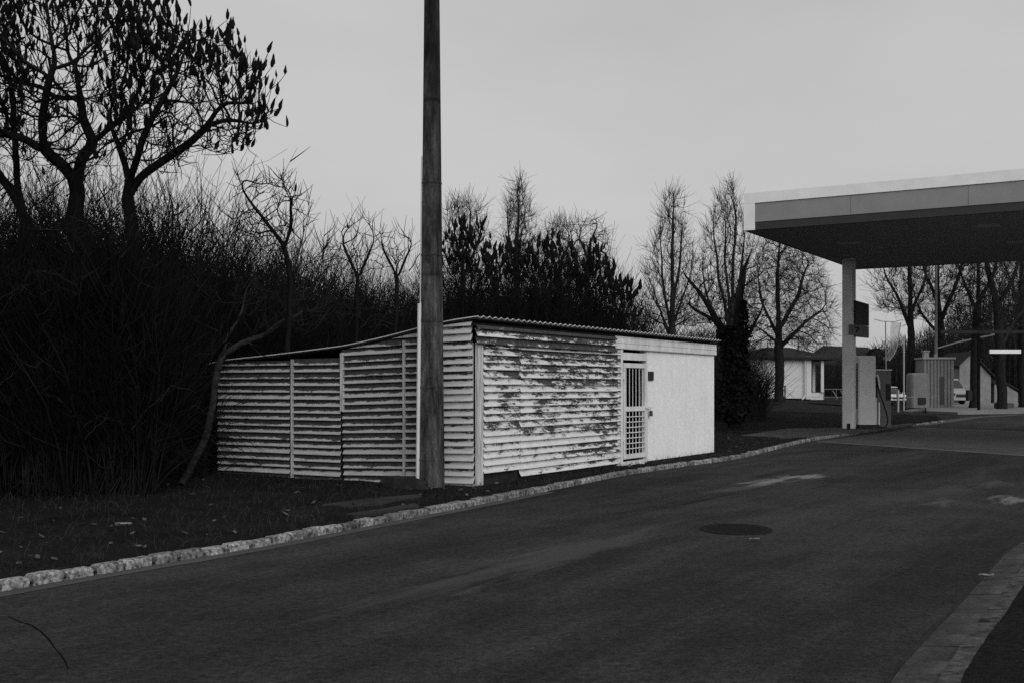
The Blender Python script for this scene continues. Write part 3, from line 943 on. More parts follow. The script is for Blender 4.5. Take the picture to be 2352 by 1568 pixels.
# sign hung on the post: two boards and a number plate reading 7
sp_ = Vector((pb.x, pb.y, 0))
sg = empty('pump_sign', (sp_.x, sp_.y - .0, 0), R(0), label='dark sign boards with a number 7 plate on the canopy post', cat='sign')
ZS = pb.y - .25
def lp(x, y): 
    p = atd(x, y, ZS); return (p.x - sp_.x, p.z)
(xa, za), (xb, zb) = lp(1966, 690), lp(1996, 745)
yy = ZS - sp_.y
def board(x0, x1, zl, zr, zbl, zbr, t, mat, name, yo=0.0):
    mb = MB()
    v = [(x0, yy + yo, zbl), (x1, yy + yo, zbr), (x1, yy + yo, zr), (x0, yy + yo, zl)]
    v += [(p[0], p[1] + t, p[2]) for p in v]
    mb.raw(v, [(0, 1, 2, 3), (7, 6, 5, 4), (0, 1, 5, 4), (1, 2, 6, 5), (2, 3, 7, 6), (3, 0, 4, 7)])
    return mb.build(name, mat, sg)
sb = board(xa - .02, xb, za, lp(1996, 699)[1], lp(1966, 746)[1], lp(1996, 749)[1], .16, M['sign_dark'], 'upper_board')
board(xa - .02, xb, lp(1966, 747)[1], lp(1996, 750)[1], lp(1966, 773)[1], lp(1996, 776)[1], .15, M['sign_mid'], 'lower_board', .005)
np_ = board(lp(1949, 745)[0], lp(1982, 745)[0], lp(1949, 745)[1], lp(1982, 747)[1], lp(1949, 769)[1], lp(1982, 770)[1], .02, M['sign_mid'], 'number_plate', -.03)
mb = MB(); z1_ = lp(1965, 751)[1]; z0_ = lp(1965, 766)[1]; xm = lp(1967, 750)[0]
mb.box((xm - .07, yy - .04, z1_ - .045), (xm + .08, yy - .031, z1_))
mb.raw([(xm + .03, yy - .04, z1_ - .046), (xm + .08, yy - .04, z1_ - .046), (xm - .0, yy - .04, z0_), (xm - .05, yy - .04, z0_), (xm + .03, yy - .031, z1_ - .046), (xm + .08, yy - .031, z1_ - .046), (xm - .0, yy - .031, z0_), (xm - .05, yy - .031, z0_)],
       [(0, 1, 2, 3), (7, 6, 5, 4), (0, 1, 5, 4), (1, 2, 6, 5), (2, 3, 7, 6), (3, 0, 4, 7)])
mb.build('numeral', M['black'], np_)

# fuel pump
def fuel_pump(name, x0, x1, ybase, ytop, Z, body, label, dark=False):
    p = atd((x0 + x1) / 2, ybase, Z)
    s_ = Z / FPX
    w = (x1 - x0) * s_; h = (ybase - ytop) * s_
    e = empty(name, (p.x, p.y, 0.112), R(0), label=label, cat='fuel pump')
    return e, w, h
Zp = pb.y + 0.25
e, w, h = fuel_pump('fuel_pump', 1967, 2007, 984, 818, Zp, None, 'pale grey fuel pump with hanging hose next to the canopy post')
mb = MB(); mb.box((-w / 2, -.25, 0.14), (w / 2, .25, h), .04); mb.build('body', M['pump_grey'], e)
mb = MB(); mb.box((-w / 2 + .02, -.22, 0.0), (w / 2 + .12, .22, .139)); mb.build('base', M['black'], e)
mb = MB(); mb.box((w / 2 + .002, -.16, 0.14), (w / 2 + .055, .18, h * .42)); mb.build('side_cover', M['pump_grey'], e)
mb = MB(); mb.box((w / 2 + .122, -.16, 0.14), (w / 2 + .17, .18, h * .36)); mb.build('side_cover', M['can_white'], e)
mb = MB(); mb.box((w / 2 + .056, -.13, 0.141), (w / 2 + .121, .15, h * .38)); mb.build('side_panel', M['sign_mid'], e)
mb = MB(); mb.box((w / 2 + .004, -.15, h * .43), (w / 2 + .09, .15, h * .75)); mb.build('nozzle_boot', M['black'], e)
nz = MB(); nz.tube([(w / 2 + .03, -.2, h * .74), (w / 2 + .07, -.2, h * .72), (w / 2 + .12, -.2, h * .62), (w / 2 + .14, -.2, h * .54)], [.035, .05, .045, .03], 8); nz.build('nozzle', M['white_paint'], e)
hs = MB(); hp = [(.0, .70), (.05, .62), (.16, .52), (.28, .44), (.44, .36), (.60, .27), (.74, .18), (.80, .11), (.76, .05), (.62, .015), (.4, .008), (.2, .02)]
hs.tube([(w / 2 + .02 + a_ * .5, -.26, b_ * h + .02) for a_, b_ in hp], .026, 8); hs.build('hose', M['black'], e)
gl = MB(); gl.box((-w / 2 - .012, -.20, h * .28), (-w / 2 - .001, .2, h * .9)); gl.build('side_seam', M['sign_mid'], e)

cbw = atd(2021, 985, Zp + 1.2)
cab = empty('pump_cabinet', (cbw.x, cbw.y, 0.112), 0, label='dark grey dispenser cabinet with pale top edge behind the fuel pump', cat='cabinet')
mb = MB(); mb.box((-.32, -.3, 0), (.32, .3, 2.1), .02); mb.build('body', M['sign_mid'], cab)
mb = MB(); mb.box((-.34, -.32, 2.101), (.35, .32, 2.14)); mb.build('cap', M['can_white'], cab)
mb = MB(); mb.box((.12, -.312, 1.0), (.30, -.301, 1.6)); mb.build('display', M['black'], cab)

# ------------------------------------------------------------------ trees: branches grown into a crown volume
def grow(limbs, attr, step, di, dk, trop=(0, 0, 0), iters=140, jitter=0.25, cap=9000):
    """limbs: list of polylines (first one is the trunk; later ones start on an earlier one). Space colonisation."""
    P, par = [], []
    for li, pts in enumerate(limbs):
        pts = [np.asarray(p, float) for p in pts]
        if li == 0:
            P.append(pts[0]); par.append(-1); cur = 0
        else:
            d = [np.linalg.norm(q - pts[0]) for q in P]
            cur = int(np.argmin(d))
        for a, b in zip(pts[:-1], pts[1:]):
            ln = np.linalg.norm(b - a); k = max(1, int(round(ln / step)))
            for i in range(1, k + 1):
                q = a + (b - a) * i / k + rng.normal(0, step * 0.08, 3)
                P.append(q); par.append(cur); cur = len(P) - 1
    P = list(P)
    A = np.asarray(attr, float)
    trop = np.asarray(trop, float)
    near = np.full(len(A), -1); nd = np.full(len(A), 1e9)
    def upd(i0):
        if i0 >= len(P): return
        Q = np.asarray(P[i0:])
        for s0 in range(0, len(Q), 400):
            q = Q[s0:s0 + 400]
            D = np.linalg.norm(A[:, None, :] - q[None], axis=2)
            j = D.argmin(1); m = D[np.arange(len(A)), j]
            b = m < nd
            nd[b] = m[b]; near[b] = j[b] + i0 + s0
    upd(0)
    kids = {}
    for it in range(iters):
        alive = nd > dk
        A, near, nd = A[alive], near[alive], nd[alive]
        use = nd < di
        if not use.any() or len(P) > cap: break
        vec = A[use] - np.asarray(P)[near[use]]
        vec /= np.linalg.norm(vec, axis=1)[:, None] + 1e-9
        ids, inv = np.unique(near[use], return_inverse=True)
        S = np.zeros((len(ids), 3)); np.add.at(S, inv, vec)
        S /= np.linalg.norm(S, axis=1)[:, None] + 1e-9
        i0 = len(P); added = 0
        for k, nid in enumerate(ids):
            par_dir = np.zeros(3)
            if par[nid] >= 0:
                par_dir = P[nid] - P[par[nid]]; par_dir /= np.linalg.norm(par_dir) + 1e-9
            d = S[k] + 0.35 * par_dir + trop + rng.normal(0, jitter, 3)
            d /= np.linalg.norm(d) + 1e-9
            q = P[nid] + d * step
            if any(np.linalg.norm(q - P[c_]) < step * 0.35 for c_ in kids.get(nid, [])): continue
            kids.setdefault(nid, []).append(len(P))
            P.append(q); par.append(nid); added += 1
        if not added: break
        upd(i0)
    return np.asarray(P), np.asarray(par)

def tree_mesh(root, P, par, r_tip, expo, r_base, mats, sides_big=8, twigs=0, twig_len=0.4, twig_r=0.004, twig_up=0.4, trunk_r=0.35, flare=1.25, twig_p=1.0, twig_max=0.16):
    n = len(P)
    ch = [[] for _ in range(n)]
    for i, p in enumerate(par):
        if p >= 0: ch[p].append(i)
    w = np.zeros(n)
    for i in range(n - 1, -1, -1):
        w[i] = (sum(w[c_] for c_ in ch[i]) if ch[i] else 1.0)
    w = w ** (1.0 / expo)
    rad = r_tip * w
    rad = r_tip + (rad - r_tip) * ((r_base - r_tip) / max(rad[0] - r_tip, 1e-6))
    # smooth positions a little
    Q = P.copy()
    for i in range(n):
        if par[i] >= 0 and ch[i]:
            c_ = max(ch[i], key=lambda k: rad[k])
            Q[i] = 0.5 * P[i] + 0.25 * (P[par[i]] + P[c_])
    T, B = Tubes(), Tubes()
    tips = []
    stack = [(0, None)]
    while stack:
        s_, frm = stack.pop()
        pts = [] if frm is None else [Q[frm]]
        rr = [] if frm is None else [rad[s_] * 0.95]
        i = s_
        while True:
            pts.append(Q[i]); rr.append(rad[i])
            if not ch[i]:
                tips.append(i); break
            m = max(ch[i], key=lambda k: rad[k])
            for k in ch[i]:
                if k != m: stack.append((k, i))
            i = m
        if len(pts) < 2: continue
        rr = np.array(rr)
        if frm is None:
            rr[0] *= flare
        rr[-1] *= 0.6
        mx = rr.max()
        sd_ = sides_big if mx > r_base * .45 else (5 if mx > 0.02 else 3)
        big = rr >= r_base * trunk_r
        if frm is None or big.sum() >= 4:
            k = len(pts) if frm is None and big.all() else max(2, int(big.sum()))
            k = min(k, len(pts))
            T.add(pts[:k], rr[:k], sd_)
            if k < len(pts): B.add(pts[k - 1:], rr[k - 1:], max(3, sd_ - 3))
        else:
            B.add(pts, rr, sd_)
    ends = []
    if twigs:
        cand = [i for i in range(n) if rad[i] < r_base * twig_max and par[i] >= 0 and (twig_p >= 1 or rng.random() < twig_p)]
        for i in cand:
            d0 = P[i] - P[par[i]]; d0 /= np.linalg.norm(d0) + 1e-9
            for _ in range(twigs):
                d = d0 * 0.6 + rng.normal(0, 0.45, 3) + np.array([0, 0, twig_up]); d /= np.linalg.norm(d)
                l = twig_len * rng.uniform(0.5, 1.25)
                p0 = Q[i]; p1 = p0 + d * l * .5 + rng.normal(0, .03 * l, 3); d2 = d + np.array([0, 0, twig_up * .6]) + rng.normal(0, .2, 3); d2 /= np.linalg.norm(d2)
                B.add([p0, p1, p1 + d2 * l * .5], [twig_r * 1.3, twig_r, twig_r * .6], 3)
                ends.append((p1 + d2 * l * .5, d2))
    T.build('trunk', mats[0], root)
    B.build('crown', mats[1], root)
    return Q, rad, tips, ends

def inv_off(root_loc, pts):
    return [np.asarray(p) - np.asarray(root_loc) for p in pts]

def in_poly(x, y, poly):
    c_ = False; j = len(poly) - 1
    for i in range(len(poly)):
        xi, yi = poly[i]; xj, yj = poly[j]
        if (yi > y) != (yj > y) and x < (xj - xi) * (y - yi) / (yj - yi) + xi: c_ = not c_
        j = i
    return c_

def fruit(T_v, T_f, p, d, ln, wd):
    """one pointed velvety sumac fruit head"""
    d = d / np.linalg.norm(d)
    ref = np.array([1., 0, 0]) if abs(d[0]) < .8 else np.array([0, 1., 0])
    a = np.cross(d, ref); a /= np.linalg.norm(a); b = np.cross(d, a)
    prof = [(0.0, .25), (.12, .8), (.32, 1.0), (.55, .85), (.8, .45), (1.0, .03)]
    base = sum(len(q) for q in T_v); n = 6; v = []
    bend = rng.normal(0, .10, 2) * ln
    for t, r in prof:
        for i in range(n):
            an = 2 * math.pi * i / n + t * 2
            q = r * wd * .5 * rng.uniform(.75, 1.2)
            v.append(p + d * t * ln + a * (math.cos(an) * q + bend[0] * t * t) + b * (math.sin(an) * q + bend[1] * t * t))
    T_v.append(np.array(v))
    for k in range(len(prof) - 1):
        for i in range(n): T_f.append((base + k * n + i, base + k * n + (i + 1) % n, base + k * n + n + (i + 1) % n, base + k * n + n + i))

def sumac(name, base, limbs, attr, step, label, group, r_base, fruit_len=0.25, fruit_p=0.85, r_tip=0.008, expo=2.1, twigs=0, trop=(0, 0, .2), dk=None, di=2.2, jitter=.3, droop=0.0, mats=None, twig_p=1.0, twig_len=.4, cone_up=.55):
    root = empty(name, tuple(base), 0, label=label, cat='tree', group=group)
    limbs = [inv_off(base, l) for l in limbs]
    A = np.asarray(attr) - np.asarray(base)
    P, par = grow(limbs, A, step, di, dk or step * 1.35, trop, jitter=jitter)
    Q, rad, tips, ends = tree_mesh(root, P, par, r_tip, expo, r_base, mats or (M['bark_black'], M['brush']), twigs=twigs, twig_p=twig_p, twig_len=twig_len, twig_r=.006, twig_up=.55, twig_max=.3)
    V_, F_ = [], []
    ctr = A.mean(0); ext = A.std(0) + 1e-6
    heads = [(Q[i], Q[i] - Q[par[i]]) for i in tips if par[i] >= 0] + (ends if twig_p < 1 else [])
    for p_, d in heads:
        sc_ = np.linalg.norm((p_ - ctr) / ext)
        up_ = (p_[2] - ctr[2]) / ext[2]
        if rng.random() > fruit_p * ((.62 if rng.random() < .8 else 1.0) if up_ > cone_up else (1.0 if (p_[0] - ctr[0]) / ext[0] > 1.35 and up_ > -1.6 else .05)): continue
        d = d / (np.linalg.norm(d) + 1e-9) * .35 + np.array([0, 0, 0.9]) + rng.normal(0, .16, 3)
        ln = fruit_len * rng.uniform(.6, 1.15)
        fruit(V_, F_, p_, d, ln, ln * rng.uniform(.24, .38))
    if V_:
        quads('fruit_heads', np.concatenate(V_), np.array(F_), M['cone'], root, kind='stuff')
    return root

def crown_pts(poly, n, Zc_, dz, edge=0.0):
    """points filling an outline seen in the photo, spread in real depth around Zc_"""
    xs = [p[0] for p in poly]; ys = [p[1] for p in poly]; out = []
    cxm = (min(xs) + max(xs)) / 2
    while len(out) < n:
        x = rng.uniform(min(xs), max(xs)); y = rng.uniform(min(ys), max(ys))
        if not in_poly(x, y, poly): continue
        ry = 1.0 - 0.75 * abs(x - cxm) / max(1, (max(xs) - min(xs)) / 2)
        Z = Zc_ + rng.uniform(-1, 1) * dz * ry
        out.append(np.array(atd(x, y, Z)))
    return out

def pth(Z, *pts):
    out = []
    for p in pts:
        z = Z + (p[2] if len(p) > 2 else 0)
        out.append(np.array(atd(p[0], p[1], z)))
    return out

ZS1 = 17.6
# left sumac (A): main fork, crown in the upper left
bA = np.array(atd(172, 1120, ZS1)); bA[2] = 0.05
crA = [(-260, 60), (-120, -60), (60, -90), (220, -60), (305, 5), (330, 60), (400, 130), (380, 220), (310, 320), (240, 400), (200, 410), (100, 400), (60, 380), (-60, 380), (-200, 280)]
tA = pth(ZS1, (176, 800), (172, 520), (178, 430))
sumac('sumac_tree', bA, [[bA] + tA, [tA[-1]] + pth(ZS1, (150, 385, -.2), (100, 345, -.4), (45, 315, -.6), (-20, 300, -.6)), [tA[-1]] + pth(ZS1, (185, 370, .2), (215, 330, .4), (245, 300, .5), (290, 270, .3)),
      [pth(ZS1, (100, 345, -.4))[0]] + pth(ZS1, (95, 280, -.6), (105, 220, -.8), (120, 160, -.9)), [pth(ZS1, (215, 330, .4))[0]] + pth(ZS1, (190, 270, .7), (185, 210, .9))],
      crown_pts(crA, 1700, ZS1, 1.9), 0.14, 'large bare sumac tree with a thick forked trunk and the highest fruit heads, at left', 'fruiting sumac trees', 0.125, twigs=2, twig_p=.55, twig_len=.36, jitter=.42, fruit_len=.20)
# sumac (B): the one whose crown reaches out over the sky to the right
ZS2 = 16.9
bB = np.array(atd(318, 1130, ZS2)); bB[2] = 0.05
crB = [(250, 60), (300, 30), (340, 40), (420, 60), (470, 85), (545, 110), (605, 180), (632, 240), (628, 300), (575, 335), (525, 368), (510, 365), (470, 360), (440, 370), (380, 400), (330, 400), (260, 330), (250, 200)]
tB = pth(ZS2, (312, 700), (303, 520), (294, 455), (297, 420))
lim = pth(ZS2, (330, 395, .1), (385, 362, .2), (440, 328, .1), (478, 290, 0), (493, 255, -.1))
sumac('sumac_tree', bB, [[bB] + tB, [tB[-2]] + lim, [tB[-1]] + pth(ZS2, (312, 370, -.3), (330, 310, -.5), (360, 250, -.6), (395, 190, -.6), (420, 150, -.6)), [tB[-1]] + pth(ZS2, (283, 365, .4), (262, 310, .6), (250, 260, .8)),
      [lim[3]] + pth(ZS2, (530, 272, .2), (580, 285, .3)), [lim[4]] + pth(ZS2, (520, 236, -.2), (575, 238, -.3))],
      crown_pts(crB, 1250, ZS2, 1.5), 0.13, 'bare sumac tree whose domed crown leans out over the open sky', 'fruiting sumac trees', 0.095, twigs=2, twig_p=.55, twig_len=.36, jitter=.42, fruit_len=.20)
# sumac (C): at the left picture edge
ZS3 = 18.6
bC = np.array(atd(78, 1110, ZS3)); bC[2] = 0.05
crC = [(-420, 150), (-250, 20), (-90, -20), (40, 60), (90, 150), (60, 300), (0, 360), (-150, 380), (-380, 330)]
tC = pth(ZS3, (75, 700), (58, 500), (20, 430))
sumac('sumac_tree', bC, [[bC] + tC + pth(ZS3, (-10, 395), (-60, 340)), [tC[1]] + pth(ZS3, (40, 420), (36, 350), (30, 280))],
      crown_pts(crC, 1100, ZS3, 1.8), 0.14, 'bare sumac tree cut off by the left picture edge', 'fruiting sumac trees', 0.09, twigs=2, twig_p=.55, twig_len=.36, jitter=.42, fruit_len=.20)

# small bare tree over the thicket
ZE = 20.5
bE = np.array(atd(655, 1080, ZE)); bE[2] = 0.05
crE = [(515, 485), (540, 385), (580, 415), (640, 395), (690, 425), (722, 450), (715, 500), (680, 540), (640, 590), (560, 560)]
tE = pth(ZE, (660, 800), (668, 640), (655, 570))
sumac('bare_tree', bE, [[bE] + tE, [tE[-1]] + pth(ZE, (620, 520), (585, 480), (560, 440), (548, 400)), [tE[-1]] + pth(ZE, (668, 520), (670, 480), (660, 440)), [tE[-2]] + pth(ZE, (690, 570), (700, 520))],
      crown_pts(crE, 260, ZE, 1.0), 0.13, 'small thin bare tree rising above the thicket behind the shed roof', None, 0.05, fruit_len=.2, fruit_p=.14, twigs=1, mats=(M['brush'], M['brush']))
for (x_, y_, lab_) in ((818, 498, 'low bare shrub with curved twigs on the thicket skyline, nearer the small bare tree'), (908, 532, 'low bare shrub on the thicket skyline just left of the concrete pole')):
    Zs_ = 25.5
    b_ = np.array(atd(x_, 1000, Zs_)); b_[2] = .05
    t_ = pth(Zs_, (x_, 760), (x_ + 4, 640), (x_, 600))
    sumac('bare_tree', b_, [[b_] + t_, [t_[1]] + pth(Zs_, (x_ - 24, 580), (x_ - 34, 545)), [t_[1]] + pth(Zs_, (x_ + 26, 590), (x_ + 40, 560))],
          crown_pts([(x_ - 50, 600), (x_ - 44, y_ + 22), (x_ - 10, y_), (x_ + 30, y_ + 14), (x_ + 58, y_ + 30), (x_ + 50, 590), (x_, 620)], 110, Zs_, .8), .15, lab_, None, .045, fruit_len=.2, fruit_p=.1, twigs=1, mats=(M['brush'], M['brush']))

# pale leaning tree at the shed corner
ZL = 18.3
bL = gp(413, 1118, .07)
sumac('leaning_tree', np.array(bL), [[np.array(bL)] + pth(ZL, (440, 1070, 0), (474, 1005, .2), (487, 930, .5), (495, 862, .9), (511, 814, 1.4)), [pth(ZL, (511, 814, 1.4))[0]] + pth(ZL, (560, 785, 2.4), (610, 768, 2.8), (650, 738, 3), (700, 715, 3.2)), [pth(ZL, (511, 814, 1.4))[0]] + pth(ZL, (525, 770, 1.8), (556, 720, 2.2), (566, 660, 2.4))],
      crown_pts([(540, 640), (640, 600), (760, 640), (800, 720), (740, 752), (600, 770), (520, 740)], 420, ZL + 2.8, 0.7), 0.12, 'leaning tree with a bent trunk at the left corner of the shed', None, 0.062, fruit_p=0.0, r_tip=.004, expo=1.75, twigs=1, mats=(M['bark_pale'], M['twig']))

# sumac group behind the shed roof
def bush_sumac(x, top, half, Z, bot, label, n=120, fl=.30):
    n = int(n * 1.35)
    b = np.array(atd(x, 900, Z)); b[2] = 0.05
    poly = [(x - half, bot), (x - half * .95, (top + bot) / 2), (x - half * .6, top + (bot - top) * .15), (x, top), (x + half * .6, top + (bot - top) * .15), (x + half * .95, (top + bot) / 2), (x + half, bot)]
    tr = [b, np.array(atd(x, bot + 40, Z)), np.array(atd(x + rng.uniform(-8, 8), bot, Z))]
    lims = [tr]
    for k in (-.6, -.2, .3, .7):
        lims.append([tr[1], np.array(atd(x + k * half * .6, bot - (bot - top) * .35, Z + rng.uniform(-.8, .8)))])
    return sumac('sumac_tree', b, lims, crown_pts(poly, n * 4, Z, 1.5), 0.18, label, 'fruiting sumac trees', 0.08, fruit_len=fl, dk=.24, fruit_p=1.15, twig_p=.6, cone_up=.1, twigs=1)
bush_sumac(1072, 528, 72, 31, 700, 'dense sumac right beside the concrete pole, with upright dark fruit heads', 150)
bush_sumac(1165, 575, 70, 33, 720, 'sumac below the paired thin poplars, behind the shed roof', 110)
bush_sumac(1262, 560, 80, 32, 720, 'sumac with a dense dark head in the middle of the shed roof line', 150)
bush_sumac(1360, 575, 62, 31, 730, 'sumac where the dark clump begins to fall away to the right', 120)
bush_sumac(1425, 650, 42, 29.5, 745, 'lowest sumac at the right end of the clump, against open sky', 90)

# thicket: countless thin stems
def thicket():
    T = Tubes()
    tops = ([-500, 0, 150, 300, 450, 500, 600, 700, 800, 950, 1000, 1130, 1200, 1300, 1400, 1450, 1490, 1530], [430, 440, 455, 470, 455, 490, 525, 560, 600, 630, 600, 580, 585, 580, 615, 690, 765, 830])
    def inside_shed(p):
        d = Vector((p[0], p[1], 0)) - C0
        return (-0.9 < d.dot(U) < SHED_L + .3 and -0.9 < d.dot(V) < SHED_W + 1.0) or (d.dot(U) > -.9 and d.dot(V) <= .5)
    cnt = 0
    while cnt < 14000:
        x = rng.uniform(-420, 1510); front = False
        if cnt % 7 == 3: x = rng.uniform(-250, 360)
        if cnt % 7 == 5: x = rng.uniform(1010, 1480)
        if x < 520:
            Z = (16.2 if x < 330 else 19.0) + 14 * rng.random() ** 1.3 + 0.5 * math.sin(x * .03)
            if cnt % 7 == 3: Z = rng.uniform(15.9, 16.8); front = True
        else:
            Z = rng.uniform(20.5, 46)
        p = np.array([(x - CX) * Z / FPX, Z, 0.05])
        if inside_shed(p): continue
        yt = np.interp(x, *tops)
        hmax = EYE + (HOR - yt) * Z / FPX
        hmax *= 0.93 + .09 * math.sin(x * .045 + 1.3 * math.sin(x * .017)) + .07 * math.sin(x * .13 + Z * .8)
        if front: hmax *= rng.uniform(.72, 1.02)
        elif x < 330 and Z < 17.5: hmax *= rng.uniform(.5, .95)
        hmax = min(hmax, 9.0)
        if cnt % (3 if x < 490 else 7) == 0 and x < 980: hmax *= rng.uniform(1.02, 1.27 if x < 480 else 1.16)
        h = hmax * (1 - 0.55 * rng.random() ** 1.7) * rng.uniform(.93, 1.05)
        lean = rng.normal(0, .19, 2)
        k = 6
        zz = np.linspace(0, 1, k)
        pts = np.stack([p[0] + lean[0] * h * zz ** 1.4 + rng.normal(0, .034 * h, k) * zz, p[1] + lean[1] * h * zz ** 1.4 + rng.normal(0, .025 * h, k) * zz, p[2] + h * zz], 1)
        r0 = rng.uniform(.005, .014) if rng.random() < .85 else rng.uniform(.018, .034)
        T.add(pts, np.linspace(r0, .0035, k), 3)
        for _ in range(rng.integers(6, 11)):
            t = rng.uniform(.15, .97); q = np.array([np.interp(t, zz, pts[:, i]) for i in range(3)])
            an = rng.uniform(0, 2 * math.pi); up = rng.uniform(.3, 1.5)
            d = np.array([math.cos(an), math.sin(an), up]); d /= np.linalg.norm(d)
            l = rng.uniform(.25, 1.0) * (1.25 - t) * min(h, 4) * .42 + .15
            T.add([q, q + d * l * .5 + rng.normal(0, .04 * l, 3), q + d * l + np.array([0, 0, .18 * l]) + rng.normal(0, .06 * l, 3)], [r0 * .5, r0 * .38, .0025], 3)
        cnt += 1
    # low tangle of bramble arches
    for _ in range(2600):
        x = rng.uniform(-420, 500); Z = (15.6 if x < 340 else 18.7) + 5 * rng.random()
        p = np.array([(x - CX) * Z / FPX, Z, 0.05])
        if inside_shed(p): continue
        an = rng.uniform(0, 6.28); l = rng.uniform(.5, 1.8); hh = rng.uniform(.2, 1.3)
        tt = np.linspace(0, 1, 6)
        pts = np.stack([p[0] + math.cos(an) * l * tt, p[1] + abs(math.sin(an)) * l * tt, p[2] + hh * np.sin(tt * 2.6) + rng.normal(0, .03, 6) * tt], 1)
        T.add(pts, np.linspace(.008, .003, 6), 3)
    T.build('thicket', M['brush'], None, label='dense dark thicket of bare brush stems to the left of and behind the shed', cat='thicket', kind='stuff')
thicket()

def brambles():
    T = Tubes()
    for i in range(190):
        x = rng.uniform(-200, 940); Z = rng.uniform(15.5, 17.5) if x < 330 else (rng.uniform(18.6, 20) if x < 520 else rng.uniform(24.5, 27))
        y = rng.uniform(560, 1080) if x < 500 else rng.uniform(600, 790)
        p = np.array(atd(x, y, Z)); l = rng.uniform(.4, 1.5); an = rng.uniform(-.2, 1.4) + (math.pi if rng.random() < .3 else 0)
        tt = np.linspace(0, 1, 8)
        q = np.stack([p[0] + math.cos(an) * l * tt, p[1] - .25 * l * tt * rng.random() + rng.normal(0, .02, 8), np.maximum(.1, p[2] + abs(math.sin(an)) * l * tt * .8 + .5 * l * (tt - tt ** 2) + rng.normal(0, .04 * l, 8))], 1)
        r = rng.uniform(.006, .013)
        T.add(q, np.linspace(r, .003, 8), 4)
        for k in range(3, 8):
            d = (q[k] - q[k - 1]) / (np.linalg.norm(q[k] - q[k - 1]) + 1e-9) + rng.normal(0, .55, 3) + np.array([0, 0, .25]); d /= np.linalg.norm(d)
            m_ = l * rng.uniform(.15, .35)
            T.add([q[k - 1], q[k - 1] + d * m_ * .5, q[k - 1] + d * m_ + rng.normal(0, .06 * m_, 3)], [r * .55, r * .4, .002], 3)
    T.build('brambles', M['twig'], None, label='arching paler branches tangled through the front of the dark thicket', cat='branches', kind='stuff')
brambles()

def bar_tree(label, x, ybase_z, Z, outline, limbs_px, n, step, r_base, mats=('bark_far', 'bark_far'), r_tip=.012, twigs=6, twig_len=.95, twig_r=.0075, trop=(0, 0, .3), dz=None, name='bare_tree', group='bare trees in the background', di=None, ivy=None, twig_up=.5):
    bx = (limbs_px[0][0][0] - CX) * Z / FPX
    b = np.array([bx, Z, ybase_z])
    root = empty(name, tuple(b), 0, label=label, cat='tree', group=group)
    limbs = []
    for li, l in enumerate(limbs_px):
        q = pth(Z, *l)
        if li == 0: q = [b] + q[1:]
        limbs.append(inv_off(b, q))
    A = np.asarray(crown_pts(outline, int(n * 6), Z, dz or Z * .03)) - b
    step *= .8
    P, par = grow(limbs, A, step, di or step * 9, step * 1.15, trop, jitter=.22)
    tree_mesh(root, P, par, r_tip, 2.1, r_base, (M[mats[0]], M[mats[1]]), twigs=twigs, twig_len=twig_len, twig_r=twig_r, twig_up=twig_up)
    if ivy:
        V_, F_ = [], []
        for (ix, iy, rx, ry, cnt) in ivy:
            for _ in range(cnt):
                a_ = rng.uniform(0, 6.28); rr = rng.uniform(.25, 1.0) ** .5 * (1 + .16 * rng.normal()) * (1 + .16 * math.sin(a_ * 3 + iy)); t = rng.uniform(-1, 1.05)
                c_ = np.array(atd(ix + math.cos(a_) * rr * rx * math.sqrt(max(0, 1 - .6 * t * t)), iy + t * ry, Z)) - b
                c_[1] += math.sin(a_) * rr * rx * Z / FPX
                d = rng.normal(0, 1, 3); d /= np.linalg.norm(d); e_ = np.cross(d, rng.normal(0, 1, 3)); e_ /= np.linalg.norm(e_)
                s_ = rng.uniform(.05, .13)
                i0 = len(V_)
                V_ += [c_ - d * s_, c_ + e_ * s_ * .6, c_ + d * s_, c_ - e_ * s_ * .6]; F_.append((i0, i0 + 1, i0 + 2, i0 + 3))
        quads('ivy', np.array(V_), np.array(F_), M['ivy'], root, smooth=False)
    return root

def cone_outline(x, top, bot, wt, wm, wb):
    return [(x - wb, bot), (x - wm, (top + bot) / 2), (x - wt, top + (bot - top) * .12), (x, top), (x + wt, top + (bot - top) * .12), (x + wm, (top + bot) / 2), (x + wb, bot)]

G0 = 0.4
# poplars and other bare trees over the roof line
bar_tree('thin rounded bare tree just right of the concrete pole', 1066, G0, 62, cone_outline(1066, 458, 640, 40, 56, 45), [[(1066, 890), (1066, 700), (1064, 620)], [(1064, 620), (1045, 540), (1036, 490)], [(1064, 620), (1075, 540), (1082, 485)], [(1064, 620), (1062, 520)], [(1064, 640), (1095, 560)]], 260, .55, .16, twig_len=1.1)
bar_tree('slender twin-topped poplar above the dark sumac clump', 1190, G0, 64, cone_outline(1192, 412, 640, 14, 34, 42), [[(1188, 890), (1188, 700), (1187, 560), (1192, 440)], [(1188, 640), (1168, 560), (1164, 490)]], 240, .5, .17, twig_len=1.0, trop=(0, 0, .5))
bar_tree('low twiggy bare tree between the poplar and the curved-branched tree', 1290, G0, 60, cone_outline(1285, 508, 660, 40, 55, 50), [[(1285, 890), (1285, 700), (1283, 600)], [(1283, 640), (1262, 560)], [(1283, 620), (1310, 550)]], 170, .5, .14)
bar_tree('bare tree with bent curving branches behind the sumac clump', 1360, G0, 54, [(1300, 570), (1320, 520), (1350, 500), (1385, 510), (1405, 545), (1402, 590), (1360, 640), (1310, 640)], [[(1345, 890), (1345, 700), (1352, 600), (1356, 555), (1372, 520)], [(1352, 600), (1330, 540), (1318, 555)], [(1356, 580), (1385, 575), (1402, 595)]], 140, .45, .12, twigs=4, twig_len=.8, twig_up=0.0, trop=(0, 0, 0))
